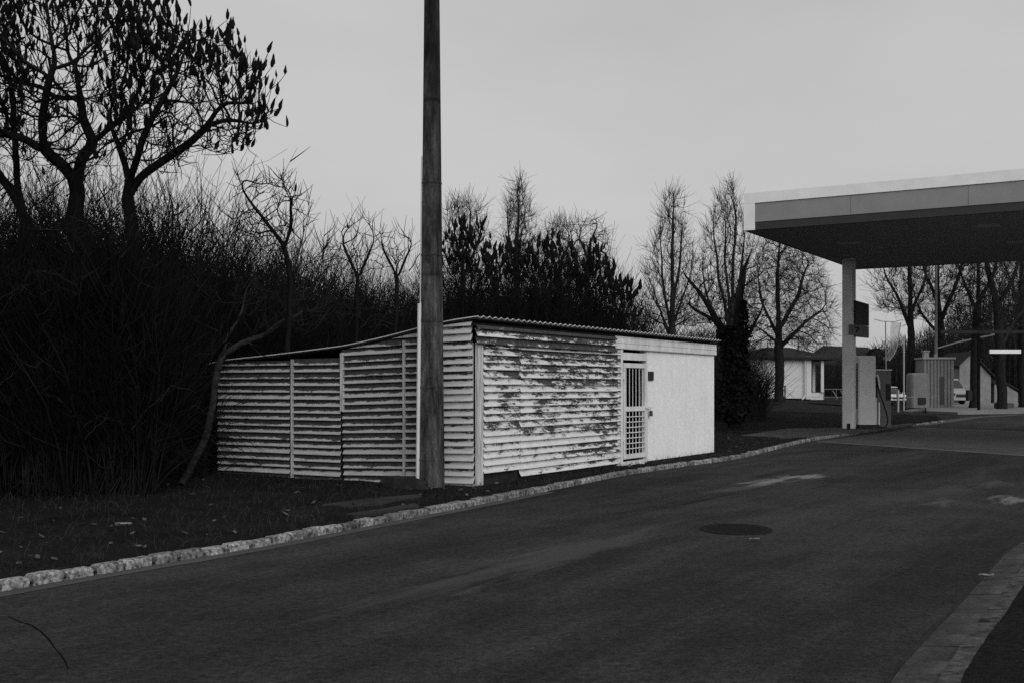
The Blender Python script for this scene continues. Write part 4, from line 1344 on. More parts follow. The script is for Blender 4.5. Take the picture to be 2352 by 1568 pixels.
bar_tree('narrow pointed poplar standing alone against the sky', 1545, G0, 62, cone_outline(1542, 446, 760, 20, 58, 62), [[(1540, 900), (1542, 740), (1545, 600), (1546, 470)], [(1542, 760), (1520, 640), (1518, 560)], [(1542, 720), (1562, 620), (1566, 540)], [(1541, 780), (1505, 680)], [(1541, 760), (1585, 640)]], 420, .55, .24, twig_len=1.0, trop=(0, 0, .55))
bar_tree('tallest many-stemmed poplar left of the canopy corner', 1685, G0, 66, [(1590, 760), (1598, 620), (1625, 500), (1640, 470), (1668, 450), (1688, 415), (1700, 450), (1712, 520), (1735, 600), (1740, 760)], [[(1680, 900), (1680, 760), (1682, 640), (1690, 520), (1689, 440)], [(1680, 780), (1650, 640), (1640, 520)], [(1680, 760), (1664, 600), (1668, 500)], [(1680, 740), (1706, 600), (1708, 520)], [(1680, 800), (1622, 680), (1612, 600)]], 480, .6, .28, twig_len=1.0, trop=(0, 0, .5))
bar_tree('broad rounded bare tree in front of the white house', 1790, 0.72, 68, [(1712, 820), (1705, 720), (1730, 610), (1760, 550), (1800, 530), (1850, 560), (1895, 630), (1918, 700), (1910, 780), (1870, 810), (1800, 790), (1740, 830)], [[(1790, 918), (1790, 820), (1788, 740), (1785, 640), (1790, 570)], [(1789, 760), (1830, 690), (1850, 620)], [(1790, 780), (1750, 700), (1740, 640)], [(1790, 800), (1850, 740), (1890, 710)], [(1789, 790), (1740, 750)]], 1300, .5, .28, ('bark', 'bark_far'), twig_len=1.0, trop=(0, 0, .12), twig_up=.15)
bar_tree('ivy-clad tree with a long limb reaching left over the shed end', 1690, 0.16, 41, [(1560, 620), (1600, 600), (1640, 650), (1680, 640), (1700, 560), (1740, 540), (1760, 590), (1735, 680), (1760, 760), (1700, 800), (1640, 770), (1580, 700)], [[(1690, 962), (1690, 860), (1685, 790), (1695, 740), (1700, 680), (1715, 600)], [(1685, 790), (1650, 745), (1620, 690), (1590, 650), (1562, 618)], [(1687, 820), (1735, 740), (1760, 700)], [(1689, 850), (1745, 860), (1790, 890)], [(1650, 745), (1600, 712), (1560, 700)]], 380, .45, .24, ('bark', 'bark'), twig_len=.7, twigs=3, r_tip=.01, trop=(0, 0, .1), ivy=[(1689, 890, 30, 75, 3800), (1685, 800, 27, 50, 1700), (1706, 750, 11, 60, 600), (1660, 770, 14, 20, 350)])
# shrubs filling the foot of the shed end
# trees seen under the canopy
for lab, x, Z, lm, ol, n_, rb in (
    ('slim bare tree nearest the canopy post, under the roof', 2092, 84, [[(2094, 905), (2093, 780), (2090, 640), (2086, 520)], [(2093, 760), (2060, 680), (2030, 630)], [(2092, 720), (2120, 660), (2130, 600)]], [(2010, 720), (2000, 600), (2040, 510), (2090, 470), (2140, 520), (2150, 640), (2120, 740)], 300, .27),
    ('bare tree with steep paired limbs behind the pale mast', 2160, 88, [[(2162, 905), (2160, 780), (2156, 690), (2152, 560)], [(2158, 700), (2128, 640), (2108, 570)], [(2158, 740), (2195, 660), (2215, 590)], [(2160, 770), (2115, 720), (2100, 680)], [(2160, 800), (2200, 745)]], [(2085, 740), (2080, 560), (2120, 500), (2200, 500), (2250, 560), (2235, 680), (2200, 760)], 300, .32),
    ('dark-trunked bare tree left of the hanging white board', 2242, 80, [[(2236, 930), (2240, 800), (2246, 680), (2250, 540)], [(2244, 720), (2215, 650), (2195, 590)], [(2245, 700), (2280, 640), (2300, 570)]], [(2170, 720), (2190, 560), (2240, 500), (2310, 520), (2320, 650), (2270, 760)], 300, .30),
    ('thick forked bare tree over the pale gable', 2290, 76, [[(2300, 935), (2298, 800), (2292, 700), (2270, 620), (2255, 540)], [(2292, 700), (2325, 650), (2345, 580)], [(2298, 790), (2330, 740), (2360, 700)]], [(2230, 700), (2220, 560), (2280, 500), (2360, 520), (2390, 640), (2350, 760)], 300, .34),
    ('bare tree at the right picture edge under the canopy', 2350, 82, [[(2352, 930), (2350, 780), (2346, 640), (2350, 520)], [(2348, 720), (2320, 640)], [(2348, 690), (2380, 600)]], [(2290, 740), (2290, 560), (2350, 500), (2430, 560), (2430, 740)], 280, .36)):
    bar_tree(lab, x, 0.1, Z, ol, lm, n_, .7, rb, ('bark', 'bark_far'), twig_len=1.3, twig_r=.010, trop=(0, 0, .3), twigs=6)

# far wood closing the horizon, and the dark hedge line
def far_wood():
    T = Tubes()
    def add(x, Z, yt, r):
        h = EYE + (HOR - yt) * Z / FPX
        h *= rng.uniform(.6, 1.05)
        p = np.array([(x - CX) * Z / FPX, Z, 0.0]); lean = rng.normal(0, .08, 2)
        zz = np.linspace(0, 1, 5)
        pts = np.stack([p[0] + lean[0] * h * zz + rng.normal(0, .12, 5) * zz, p[1] + lean[1] * h * zz, h * zz], 1)
        T.add(pts, np.linspace(r, r * .35, 5), 3)
        for _ in range(8):
            t = rng.uniform(.1, .95); q = np.array([np.interp(t, zz, pts[:, i]) for i in range(3)]); an = rng.uniform(0, 6.28)
            d = np.array([math.cos(an), math.sin(an), rng.uniform(.3, 1.4)]); d /= np.linalg.norm(d); l = rng.uniform(.5, 1.8)
            T.add([q, q + d * l * .5, q + d * l + np.array([0, 0, .2 * l])], [r * .5, r * .4, r * .25], 3)
    for _ in range(1700):
        x = rng.uniform(1380, 1720); add(x, rng.uniform(70, 120), np.interp(x, [1380, 1500, 1600, 1720], [760, 780, 760, 790]), .03)
    for _ in range(3800):
        x = rng.uniform(1880, 2700); add(x, rng.uniform(118, 165), np.interp(x, [1880, 2000, 2100, 2200, 2280, 2360, 2700], [830, 800, 770, 720, 660, 640, 560]), .045)
    for _ in range(600):
        x = rng.uniform(1480, 1760); add(x, rng.uniform(46, 66), np.interp(x, [1480, 1560, 1640, 1760], [790, 830, 800, 850]), .02)
    for _ in range(4200):
        x = rng.uniform(-500, 1440); add(x, rng.uniform(50, 78), np.interp(x, [-500, 500, 700, 1000, 1300, 1440], [560, 590, 650, 690, 690, 780]), .035)
    T.build('far_wood', M['twig'], None, label='far bare wood and hedge closing the horizon behind the trees', cat='wood', kind='stuff')
far_wood()

# ------------------------------------------------------------------ house and other things beyond the lawn
M['house'] = simple('house_render', 0.52, 0.64, .6, .9, .1); M['roof_tile'] = simple('grey_roof_tile', 0.018, 0.03, 3, .9, .1); M['shade'] = simplem('dark_opening', .012); M['pale_grey'] = simplem('pale_grey_metal', .3); M['mid_grey'] = simple('mid_grey_metal', .16, .22, 3); M['gable'] = simple('pale_gable_wall', .16, .24, 1.5)
ZH = 84.0
def wx(x, Z): return (x - CX) * Z / FPX
def wz(y, Z): return EYE + (HOR - y) * Z / FPX
hx0, hx1 = wx(1705, ZH), wx(1862, ZH)
hb = wz(914, ZH)
house = empty('house', (hx0, ZH, hb), 0, label='low white house with grey roof and corner porch beyond the lawn', cat='house')
W_, Hh = hx1 - hx0, wz(817, ZH) - hb
mb = MB(); mb.box((0, 0, 0), (W_, 8, Hh)); mb.build('wall', M['house'], house)
mb = MB(); px1 = wx(1889, ZH) - hx0
mb.extrude([(0, 0), (0, 0)], 0, 0, 0) if False else None
v = [(-.4, -.5, Hh), (px1 + .9, -.5, Hh - .15), (px1 + .9, 8.4, Hh - .15), (-.4, 8.4, Hh), (2.5, 3.6, Hh + .75), (W_ - .7, 3.6, Hh + .75), (-.4, -.5, Hh - .16), (px1 + .9, -.5, Hh - .31), (px1 + .9, 8.4, Hh - .31), (-.4, 8.4, Hh - .16)]
mb.raw(v, [(0, 1, 5, 4), (1, 2, 5), (2, 3, 4, 5), (3, 0, 4), (0, 6, 7, 1), (1, 7, 8, 2), (2, 8, 9, 3), (3, 9, 6, 0), (6, 9, 8, 7)])
rf = mb.build('roof', M['roof_tile'], house)
mb = MB(); cxx = wx(1862, ZH) - hx0; mb.box((cxx - .22, 2.4, Hh + .3), (cxx + .22, 2.9, Hh + 1.35)); mb.box((cxx - .28, 2.34, Hh + 1.351), (cxx + .28, 2.96, Hh + 1.45)); mb.build('chimney', M['house'], rf)
for (a_, b_) in (((W_ - .35, -.12, -.05), (W_ + .02, -.003, Hh - .2)), ((px1 - .12, -.1, 0.45), (px1 + .08, .1, Hh - .33)), ((px1 - .12, 2.3, .45), (px1 + .08, 2.5, Hh - .33))):
    MB().box(a_, b_).build('porch_column', M['house'], house)
mb = MB(); mb.box((W_ + .03, .1, -.1), (px1 + .1, .25, .42)); mb.build('porch_parapet', M['house'], house)
mb = MB(); mb.box((W_ + .02, 2.6, 0.0), (px1, 2.7, Hh - .35)); mb.build('porch_recess', M['shade'], house)
mb = MB(); mb.box((W_ + .25, 2.54, .9), (W_ + .5, 2.59, 2.0)); mb.build('window', M['pale_grey'], house)
mb = MB(); mb.tube([(W_ - .45, -.2, Hh - .2), (W_ - .45, -.2, .2), (W_ - .75, -.5, -.1)], .05, 6); mb.build('downpipe', M['house'], house)

# long grey roofed building behind
Z2 = 128
bx = wx(1872, Z2)
bld = empty('long_building', (bx, Z2, 0), 0, label='long low building with grey hipped roof far behind the canopy post', cat='building')
bw_ = wx(2068, Z2) - bx; e_ = wz(836, Z2)
mb = MB(); mb.box((.6, 0.5, 0), (bw_ - .6, 9, e_)); mb.build('wall', M['shade'], bld)
mb = MB(); v = [(0, 0, e_), (bw_, 0, e_), (bw_, 9.5, e_), (0, 9.5, e_), (2.2, 4.7, wz(790, Z2)), (bw_ - 2.2, 4.7, wz(794, Z2)), (0, 0, e_ - .2), (bw_, 0, e_ - .2), (bw_, 9.5, e_ - .2), (0, 9.5, e_ - .2)]
mb.raw(v, [(0, 1, 5, 4), (1, 2, 5), (2, 3, 4, 5), (3, 0, 4), (0, 6, 7, 1), (1, 7, 8, 2), (2, 8, 9, 3), (3, 9, 6, 0), (6, 9, 8, 7)])
mb.build('roof', M['roof_tile'], bld)

# wire fence with braces beside the house
ZF = 90
fx = wx(1893, ZF)
fe = empty('wire_fence', (fx, ZF, .7), 0, label='low wire fence with slanting braces right of the white house', cat='fence')
mb = MB(); fw = wx(2060, ZF) - fx; fh = wz(893, ZF) - .7
mb.tube([(0, 0, fh), (fw, 0, fh)], .025, 5)
mb.build('top_rail', M['pale_grey'], fe)
for k in range(7):
    q = MB(); q.tube([(fw * k / 6, 0, -.1), (fw * k / 6, 0, fh + .05)], .03, 5); q.build('fence_post', M['mid_grey'], fe)
for xx in (1912, 1930):
    q = MB(); q.tube([(wx(xx, ZF) - fx, -.02, fh - .1), (wx(xx + 9, ZF) - fx, -.4, 0)], .035, 5); q.build('brace', M['pale_grey'], fe)
# stakes on the lawn
for x, y0, y1, lab in ((1803, 926, 888, 'taller of two thin dark stakes in front of the white house'), (1797, 924, 903, 'shorter of two thin dark stakes in front of the white house')):
    Z = 70; q = MB(); zb = .62; q.tube([(0, 0, 0), (0, 0, (y0 - y1) * Z / FPX)], .045, 6); q.box((-.05, -.05, (y0 - y1) * Z / FPX), (.05, .05, (y0 - y1) * Z / FPX + .05))
    o = q.build('stake', M['shade'], None, (wx(x, Z), Z, zb)); tag(o, lab, 'stake', 'stakes on the lawn')

# pale path in front of the house
strip('path', gp(1860, 934, .3) + Vector((0, 0, 0)), gp(1860, 934, .3) + Vector((8, 0, 0)), 3.0, 0.95, M['platform'])

# dark round evergreen
ZB = 66
bb = np.array([wx(2012, ZB), ZB, .1])
ev = empty('evergreen_shrub', tuple(bb), 0, label='dark clipped round evergreen behind the fuel pump', cat='shrub')
V_, F_ = [], []
for _ in range(9000):
    t = rng.random()
    d = rng.normal(0, 1, 3); d /= np.linalg.norm(d)
    c_ = np.array([0, 0, wz(828, ZB)]) + d * np.array([.58, .58, .62]) * rng.uniform(.75, 1.0) if t < .6 else np.array([d[0] * .5, d[1] * .5, rng.uniform(.2, wz(832, ZB))])
    a_ = rng.normal(0, 1, 3); a_ /= np.linalg.norm(a_); b_ = np.cross(a_, d); b_ /= np.linalg.norm(b_) + 1e-9
    s_ = rng.uniform(.04, .1); i0 = len(V_); V_ += [c_ - a_ * s_, c_ + b_ * s_ * .6, c_ + a_ * s_, c_ - b_ * s_ * .6]; F_.append((i0, i0 + 1, i0 + 2, i0 + 3))
quads('foliage', np.array(V_), np.array(F_), M['ivy'], ev, smooth=False)
q = MB(); q.tube([(0, 0, -.05), (.02, 0, 1.5), (0, 0, 3)], [.12, .09, .05], 7); q.build('trunk', M['bark'], ev)

# torn banner on a gallows mast
ZG = 58
ml = Vector((wx(2036, ZG), ZG, .1))
fl = empty('banner_mast', tuple(ml), 0, label='gallows mast with a torn translucent pale banner right of the canopy post', cat='flag')
def q3(x, y, dy=0): return (wx(x, ZG) - ml.x, dy, wz(y, ZG) - ml.z)
mb = MB(); mb.tube([(q3(2036, 900)[0], 0, 0), q3(2034, 738)], .03, 6); mb.build('mast', M['mid_grey'], fl)
mb = MB(); mb.tube([q3(2008, 733), q3(2025, 738), q3(2055, 739), q3(2074, 734)], .022, 6); mb.build('arm', M['pale_grey'], fl)
vv, ff = [], []
edge = [(2069, 742, 2047), (2066, 760, 2046), (2063, 780, 2046), (2059, 800, 2043), (2052, 816, 2036), (2042, 828, 2026)]
for k, (xr, y, xl) in enumerate(edge):
    for j in range(7):
        t = j / 6; p = q3(xl + (xr - xl) * t, y - 3 * (1 - t), .10 * math.sin(t * 6 + k)); vv.append(p)
for k in range(len(edge) - 1):
    for j in range(6):
        ff.append((k * 7 + j, k * 7 + j + 1, k * 7 + 8 + j, k * 7 + 7 + j))
nb_ = NT('thin_banner_cloth', .9, .1); tr_ = nb_.t.nodes.new('ShaderNodeBsdfTransparent'); mx_ = nb_.t.nodes.new('ShaderNodeMixShader'); mx_.inputs[0].default_value = .45
nb_.grey(0.3 if False else nb_.rng(nb_.noise(3, 3), .3, .7, .16, .3)); nb_.t.links.new(tr_.outputs[0], mx_.inputs[1]); nb_.t.links.new(nb_.b.outputs[0], mx_.inputs[2]); nb_.t.links.new(mx_.outputs[0], nb_.t.nodes['Material Output'].inputs[0])
quads('cloth', np.array(vv), np.array(ff), nb_.m, fl)
mb = MB(); mb.tube([q3(x, y, -.02) for x, y, _ in edge], .022, 5); mb.build('hem', M['pale_grey'], fl)

# thin pale pole and a stub beside the car
ZT = 70
o = MB().tube([(0, 0, 0), (0, 0, wz(775, ZT) - .1)], .05, 6).build('thin_pole', M['pale_grey'], None, (wx(2076, ZT), ZT, .1)); tag(o, 'thin pale upright pole in front of the parked car', 'pole')
o = MB().tube([(0, 0, 0), (0, 0, 1.25)], .06, 8).tube([(0, 0, 1.25), (0, 0, 1.33)], .05, 8).build('bollard', M['pale_grey'], None, (wx(2063, 66), 66, .1)); tag(o, 'short pale bollard in front of the left side of the parked car', 'bollard')

# cabinet with rounded edges, slatted kiosk
ZK = 82
o_ = Vector((wx(2109, ZK), ZK, .1))
cb = empty('metal_cabinet', tuple(o_), 0, label='plain grey metal cabinet with rounded top next to the slatted kiosk', cat='cabinet')
w2 = (2124 - 2084) * ZK / FPX / 2; mb = MB(); mb.box((-w2, -.5, 0), (w2, .8, wz(856, ZK) - .1), .12); mb.build('body', M['mid_grey'], cb)
mb = MB(); mb.box((-.18, -.62, .28), (.34, -.505, .75)); mb.build('vent_box', M['black'], cb)
mb = MB(); mb.box((-w2 + .08, -.52, -.1), (w2 + .5, .7, .02)); mb.build('foot', M['shade'], cb)
ko_ = Vector((wx(2121, ZK), ZK, .1)); kw = (2191 - 2121) * ZK / FPX; kh = wz(820, ZK) - .1
kq = empty('slatted_kiosk', tuple(ko_), 0, label='tall grey kiosk clad in vertical ribs with a dark door', cat='kiosk')
mb = MB(); mb.box((0, 0, 0), (kw, 2.2, kh - .14)); mb.build('wall', M['mid_grey'], kq)
mb = MB()
for k in range(9):
    x = kw * (k + .1) / 9; mb.box((x, -.07, 0.02), (x + kw / 9 * .55, -.002, kh - .16))
mb.build('cladding', M['mid_grey'], kq)
mb = MB(); mb.box((-.08, -.16, kh - .139), (kw + .08, 2.3, kh)); mb.build('roof', M['pale_grey'], kq)
mb = MB(); mb.box((kw * .52, -.09, .25), (kw * .66, -.072, kh * .62)); mb.build('door', M['sign_dark'], kq)
mb = MB(); mb.box((.2, .4, kh + .001), (.55, .8, kh + .4)); mb.box((.15, .35, kh + .4), (.6, .85, kh + .5)); mb.build('roof_vent', M['pale_grey'], kq)
MB().box((1.0, .5, kh + .001), (1.2, .7, kh + .25)).build('roof_vent', M['pale_grey'], kq)

# pale mast with a slanting arm
zm_ = 80.5
mo = Vector((wx(2150, zm_ + 4), zm_ + 4, .1))
ms = empty('lamp_mast', tuple(mo), 0, label='pale metal mast with a slanting side arm rising behind the kiosk', cat='mast')
Zm2 = zm_ + 4
mb = MB(); mb.tube([(0, 0, 0), (0, 0, wz(600, Zm2) - .1)], [.14, .09], 8); mb.build('shaft', M['mid_grey'], ms)
def m3(x, y): return (wx(x, Zm2) - mo.x, 0, wz(y, Zm2) - mo.z)
mb = MB(); mb.tube([m3(2151, 800), m3(2195, 787), m3(2240, 777), m3(2284, 769)], .05, 6); mb.tube([m3(2276, 770), m3(2284, 767), m3(2288, 770)], .08, 6); mb.build('arm', M['pale_grey'], ms)

# light steel frame with a hanging white board
ZQ = 72
fo = Vector((wx(2243, ZQ), ZQ, .1))
fq = empty('steel_frame', tuple(fo), 0, label='thin pale steel beam on dark posts behind the kiosk', cat='frame')
def f3(x, y, dy=0): return (wx(x, ZQ) - fo.x, dy, wz(y, ZQ) - fo.z)
a, b = f3(2160, 766), f3(2440, 757); mb = MB(); mb.box((a[0], -.1, a[2]), (b[0], .1, a[2] + .2)); mb.build('beam', M['roof_tile'], fq)
for x in (2248, 2420):
    q = f3(x, 766); mb = MB(); mb.box((q[0] - .07, -.07, 0), (q[0] + .07, .07, q[2] - .002)); mb.build('post', M['bark_black'], fq)
a, b = f3(2266, 812), f3(2337, 803)
hb_ = empty('hanging_board', tuple(fo + Vector((a[0], -.5, a[2]))), 0, label='long white board hanging from the thin steel beam', cat='sign')
bwid, bht = b[0] - a[0], b[2] - a[2]
mb = MB(); mb.box((0, 0, 0), (bwid, .12, bht), .0); mb.build('board', M['can_white'], hb_)
for x in (.3, bwid - .3): MB().tube([(x, .06, bht), (x, .4, f3(2300, 764)[2] - a[2])], .012, 5).build('hanger', M['shade'], hb_)

# gabled buildings behind the trees
Z3 = 112
go = Vector((wx(2204, Z3), Z3, 0)); gw = wx(2276, Z3) - go.x
g1_ = empty('gabled_house', tuple(go), 0, label='pale gabled house behind the dark tree trunks under the canopy', cat='house')
zz0, zz1 = wz(845, Z3), wz(812, Z3)
mb = MB(); mb.extrude([(0, 0), (gw, 0), (gw, wz(862, Z3)), (gw * .35, zz1), (0, wz(838, Z3))], 1, 0, 8); mb.build('wall', M['gable'], g1_)
mb = MB()
for (xa_, za_, xb_, zb_) in ((-.3, wz(838, Z3) - .2, gw * .35, zz1 + .02), (gw * .35, zz1 + .02, gw + .3, wz(862, Z3) - .2)):
    mb.extrude([(xa_, za_), (xb_, zb_), (xb_, zb_ + .2), (xa_, za_ + .2)], 1, -.3, 8.3)
mb.build('roof', M['roof_tile'], g1_)
mb = MB(); mb.box((gw * .5, -.05, .2), (gw * .62, -.003, 1.9)); mb.build('door', M['shade'], g1_)
go = Vector((wx(2284, Z3), Z3, 0)); gw = wx(2338, Z3) - go.x
g2_ = empty('outbuilding', tuple(go), 0, label='small low pale outbuilding with sloping roof near the right edge', cat='building')
mb = MB(); mb.extrude([(0, 0), (gw, 0), (gw, wz(905, Z3) + .2), (gw * .3, wz(877, Z3)), (0, wz(882, Z3))], 1, 0, 6); mb.build('wall', M['gable'], g2_)
mb = MB(); mb.extrude([(-.2, wz(882, Z3)), (gw * .3, wz(876, Z3)), (gw + .3, wz(905, Z3) + .2), (gw + .3, wz(905, Z3) + .35), (gw * .3, wz(876, Z3) + .18), (-.2, wz(882, Z3) + .15)], 1, -.2, 6.2); mb.build('roof', M['roof_tile'], g2_)

# concrete platform with kerb pieces
pf = [gp(2128, 948), gp(2200, 951), gp(2352, 949), gp(2352, 949) + Vector((30, -2, 0)), Vector((80, 104, 0)), Vector((36, 104, 0)), gp(2128, 940)]
mb = MB(); mb.prism([(p.x, p.y) for p in pf], -.005, .14); mb.build('platform', M['platform'], kind='structure')
a, b = gp(2084, 950), gp(2116, 943); t = (b - a).normalized(); nr = Vector((-t.y, t.x, 0)) * .22
mb = MB(); mb.prism([(p.x, p.y) for p in (a - nr, b - nr, b + nr, a + nr)], 0, .2); o = mb.build('kerb_block', M['pale_conc'], kind='structure')
lawn2 = [gp(2030, 985), gp(2171, 968), gp(2120, 948), gp(2128, 940), Vector((36, 104, 0)), Vector((31, 104, 0)), Vector((28, 70, 0)), Vector((20, 55, 0))]

# parked car, front towards us
ZV = 92
vo = Vector((wx(2064, ZV), ZV, 0.02))
car = empty('parked_car', tuple(vo), R(4), label='white parked car seen from the front left of the grey cabinet', cat='car')
M['car_white'] = simplem('car_paint', .82, .35, .5); M['glass'] = simplem('car_glass', .02, .12, .6); M['chrome'] = simplem('car_trim', .5, .3, .5)
def loft(secs, mat, name, parent, smooth=False):
    """secs: list of (y, half width, z0, z1, taper at top)"""
    mb = MB(); v = []
    for (y, hw, z0, z1, tp) in secs:
        ht = hw * tp
        v += [(-hw * .97, y, z0), (-hw, y, z0 + (z1 - z0) * .35), (-ht, y, z1 - .03), (-ht * .93, y, z1), (ht * .93, y, z1), (ht, y, z1 - .03), (hw, y, z0 + (z1 - z0) * .35), (hw * .97, y, z0)]
    f = [tuple(range(7, -1, -1)), tuple((len(secs) - 1) * 8 + i for i in range(8))]
    for k in range(len(secs) - 1):
        for i in range(8): f.append((k * 8 + i, k * 8 + (i + 1) % 8, k * 8 + 8 + (i + 1) % 8, k * 8 + 8 + i))
    mb.raw(v, f); return mb.build(name, mat, parent, smooth=smooth)
def make_car(car, wid, s=1.0, tall=1.62):
    hw = wid / 2
    body = loft([(0, hw * .90, .34, .80, .92), (.25, hw * .98, .28, .92, .94), (1.2, hw, .26, 1.02, .95), (2.6, hw, .26, 1.04, .95), (4.1, hw * .98, .28, 1.02, .94), (4.4, hw * .9, .36, .95, .92)], M['car_white'], 'body', car)
    loft([(1.15, hw * .84, 1.03, 1.06, .97), (1.85, hw * .86, 1.03, tall - .09, .80), (3.6, hw * .86, 1.03, tall - .09, .80), (4.25, hw * .84, 1.0, 1.08, .95)], M['glass'], 'windows', car)
    loft([(1.78, hw * .74, tall - .085, tall - .03, .96), (2.2, hw * .74, tall - .085, tall, .95), (3.4, hw * .74, tall - .085, tall, .95), (3.75, hw * .72, tall - .085, tall - .03, .95)], M['car_white'], 'roof', car)
    mb = MB(); mb.box((-hw * .55, -.02, .62), (hw * .55, .05, .74)); mb.box((-hw * .82, -.03, .32), (hw * .82, .05, .50)); mb.build('grille', M['black'], car)
    mb = MB(); mb.box((-hw * .8, -.045, .50), (hw * .8, .02, .54)); mb.build('bumper_trim', M['chrome'], car)
    for s_ in (-1, 1):
        mb = MB(); mb.box((s_ * hw * .60, -.025, .68), (s_ * hw * .92, .12, .82), .03); mb.build('headlight', M['glass'], car)
        mb = MB(); mb.box((s_ * hw * .96, 1.3, 1.0), (s_ * (hw + .17), 1.45, 1.16), .03); mb.build('mirror', M['car_white'], car)
        for y in (.85, 3.55):
            w_ = MB(); v = []; n = 20
            for (xx, r) in ((s_ * hw * .80, .31), (s_ * hw * .80, .345), (s_ * hw * 1.0, .345), (s_ * hw * 1.0, .30)):
                v += [(xx, y + r * math.cos(2 * math.pi * i / n), .345 + r * math.sin(2 * math.pi * i / n)) for i in range(n)]
            f = [(k * n + i, k * n + (i + 1) % n, k * n + n + (i + 1) % n, k * n + n + i) for k in range(3) for i in range(n)] + [tuple(range(n)), tuple(3 * n + i for i in range(n))]
            w_.raw(v, f); w_.build('wheel', M['black'], car)
make_car(car, 1.86)
# white van half hidden by the kiosk
ZW = 96
van = empty('parked_van', (wx(2207, ZW), ZW, .14), R(20), label='white van half hidden between the kiosk and the tree trunks', cat='van')
loft([(0, .86, .35, 1.0, .95), (.3, .97, .3, 1.15, .97), (1.0, 1.0, .3, 1.25, .97), (5.0, 1.0, .3, 1.3, .98)], M['pale_grey'], 'body', van)
loft([(.55, .92, 1.16, 1.3, .97), (1.25, .95, 1.26, 2.15, .88), (5.0, .97, 1.301, 2.25, .92)], M['pale_grey'], 'cab', van)
mb = MB(); v = [(-.80, .62, 1.36), (.80, .62, 1.36), (.74, 1.16, 2.02), (-.74, 1.16, 2.02)]; v += [(p[0], p[1] + .05, p[2]) for p in v]
v = [(p[0], p[1] - .06, p[2] + .02) for p in v]; mb.raw(v, [(0, 1, 2, 3), (7, 6, 5, 4), (0, 1, 5, 4), (1, 2, 6, 5), (2, 3, 7, 6), (3, 0, 4, 7)]); mb.build('windscreen', M['glass'], van)
mb = MB(); mb.box((-.5, -.03, .6), (.5, .04, .85)); mb.build('grille', M['black'], van)
for s_ in (-1, 1):
    mb = MB(); mb.box((s_ * .58, -.02, .75), (s_ * .86, .1, .95), .03); mb.build('headlight', M['glass'], van)
    for y in (.9, 4.1):
        mb = MB(); mb.tube([(s_ * .78, y, .34), (s_ * 1.01, y, .34)], .34, 18); mb.build('wheel', M['black'], van)

# bins and small things on the platform
ZP_ = 80
be = empty('litter_bin', (wx(2231, ZP_), ZP_, .14), 0, label='dark litter bin on a pale post beside the dark tree trunk', cat='bin')
mb = MB(); mb.box((-.34, -.2, .5), (.3, .2, 1.25), .05); mb.build('body', M['black'], be)
mb = MB(); mb.tube([(.42, 0, 0), (.42, 0, 1.35)], .07, 8); mb.tube([(.42, 0, 0), (.42, 0, .16)], .16, 10); mb.tube([(0, 0, 0), (0, 0, .5)], .05, 8); mb.build('post', M['pale_grey'], be)
te = empty('planter_tub', (wx(2306, 79), 79, .14), 0, label='low dark tub on the pale platform near the right edge', cat='tub')
mb = MB(); hw = 19 * 79 / FPX; mb.box((-hw, -.35, 0), (hw, .35, .34), .05); mb.build('body', M['sign_dark'], te)
mb = MB(); mb.box((-hw - .05, -.4, .341), (hw + .05, .4, .40)); mb.build('rim', M['mid_grey'], te)
pt = empty('plastic_canister', (wx(2300, 79), 79 - .1, .54), 0, label='small white canister standing on the dark tub', cat='canister')
mb = MB(); mb.tube([(0, 0, 0), (0, 0, .3), (0, 0, .36), (0, 0, .42)], [.10, .10, .06, .05], 10); mb.build('body', M['can_white'], pt)
mb = MB(); mb.tube([(0, 0, .421), (0, 0, .47)], .055, 10); mb.build('cap', M['pale_grey'], pt)

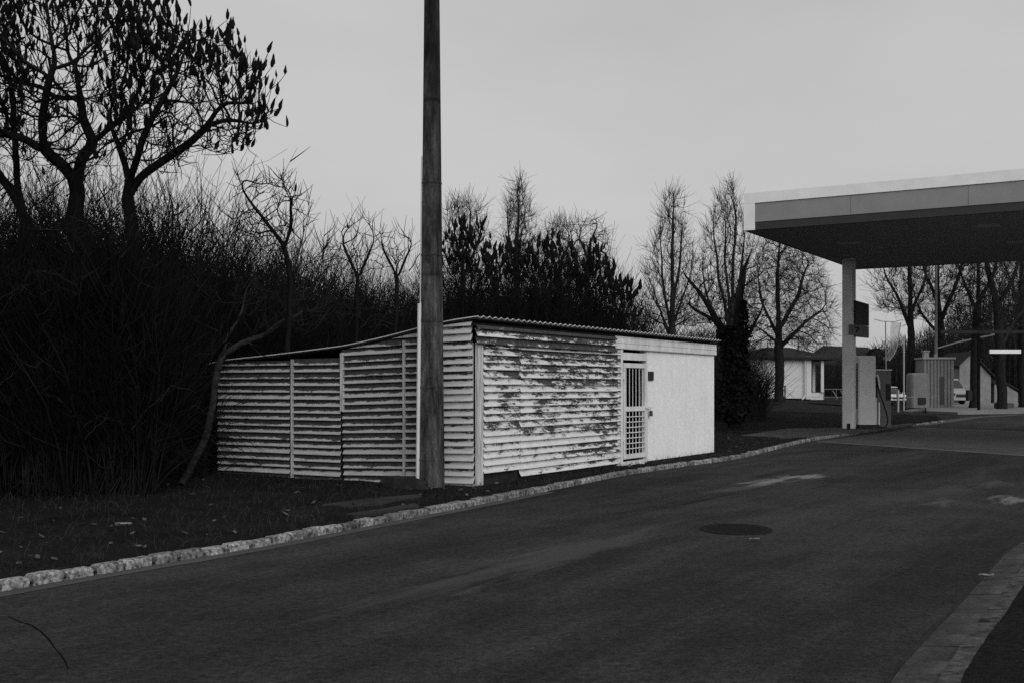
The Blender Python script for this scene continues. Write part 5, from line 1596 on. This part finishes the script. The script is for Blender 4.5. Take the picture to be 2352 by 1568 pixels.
# litter: leaves on the verge, a scrap beside the channel
def leaf(x, y, z, s_, label, rz, mat='leaf'):
    p = gp(x, y, z); V_, F_ = [], []
    for i in range(5):
        t = i / 4; w_ = s_ * .28 * math.sin(math.pi * min(.97, t * .9 + .08))
        for j in (-1, 0, 1): V_.append((s_ * (t - .5), j * w_, .012 + .25 * s_ * (t - .5) ** 2 + abs(j) * .12 * s_ + random.uniform(0, .01)))
    for i in range(4):
        for j in range(2): F_.append((i * 3 + j, i * 3 + j + 1, i * 3 + 4 + j, i * 3 + 3 + j))
    o = quads('fallen_leaf', np.array(V_), np.array(F_), M[mat], None, smooth=False)
    o.location = p; o.rotation_euler = (0, 0, rz)
    md = o.modifiers.new('thickness', 'SOLIDIFY'); md.thickness = .002
    tag(o, label, 'leaf'); return o
leaf(283, 1209, .09, .17, 'large pale fallen leaf on the dark verge left of the shed', .2)
leaf(2266, 1328, .03, .13, 'pale dry leaf lying in the channel at lower right', .1)
leaf(1733, 1243, .002, .12, 'small pale leaf on the road below the manhole cover', .3)
def litter():
    V_, F_ = [], []
    for _ in range(700):
        t = rng.random(); d = .2 + 7 * rng.random() ** 1.4
        i = rng.integers(20, len(ki) - 60); q = ki[i] - Vector((0.861, -0.508, 0)) * d
        c_ = np.array([q.x, q.y, .105]); a_ = rng.uniform(0, 6.28); s_ = rng.uniform(.015, .05)
        d1 = np.array([math.cos(a_), math.sin(a_), rng.normal(0, .3)]) * s_; d2 = np.array([-math.sin(a_), math.cos(a_), rng.normal(0, .3)]) * s_ * .6
        i0 = len(V_); V_ += [c_ - d1, c_ + d2, c_ + d1, c_ - d2]; F_.append((i0, i0 + 1, i0 + 2, i0 + 3))
    quads('leaf_litter', np.array(V_), np.array(F_), M['leaf_dull'], None, smooth=False, label='scattered dead leaves on the verge', cat='leaves', kind='stuff')
M['leaf_dull'] = simple('dead_leaf', .03, .12, 3, .95, .05)
litter()
def grass():
    T = Tubes()
    for _ in range(17000):
        i = rng.integers(5, len(ki) - 20); d = .02 + 6.5 * rng.random() ** 1.3
        q = ki[i] - Vector((0.861, -0.508, 0)) * d
        h = rng.uniform(.03, .11); l = rng.normal(0, .05, 2)
        T.add([(q.x, q.y, .06), (q.x + l[0] * .4, q.y + l[1] * .4, .07 + h * .6), (q.x + l[0], q.y + l[1], .07 + h)], [.003, .0025, .001], 3)
    T.build('grass', M['grass'], None, label='short dry winter grass on the verge beside the kerb', cat='grass', kind='stuff')
grass()
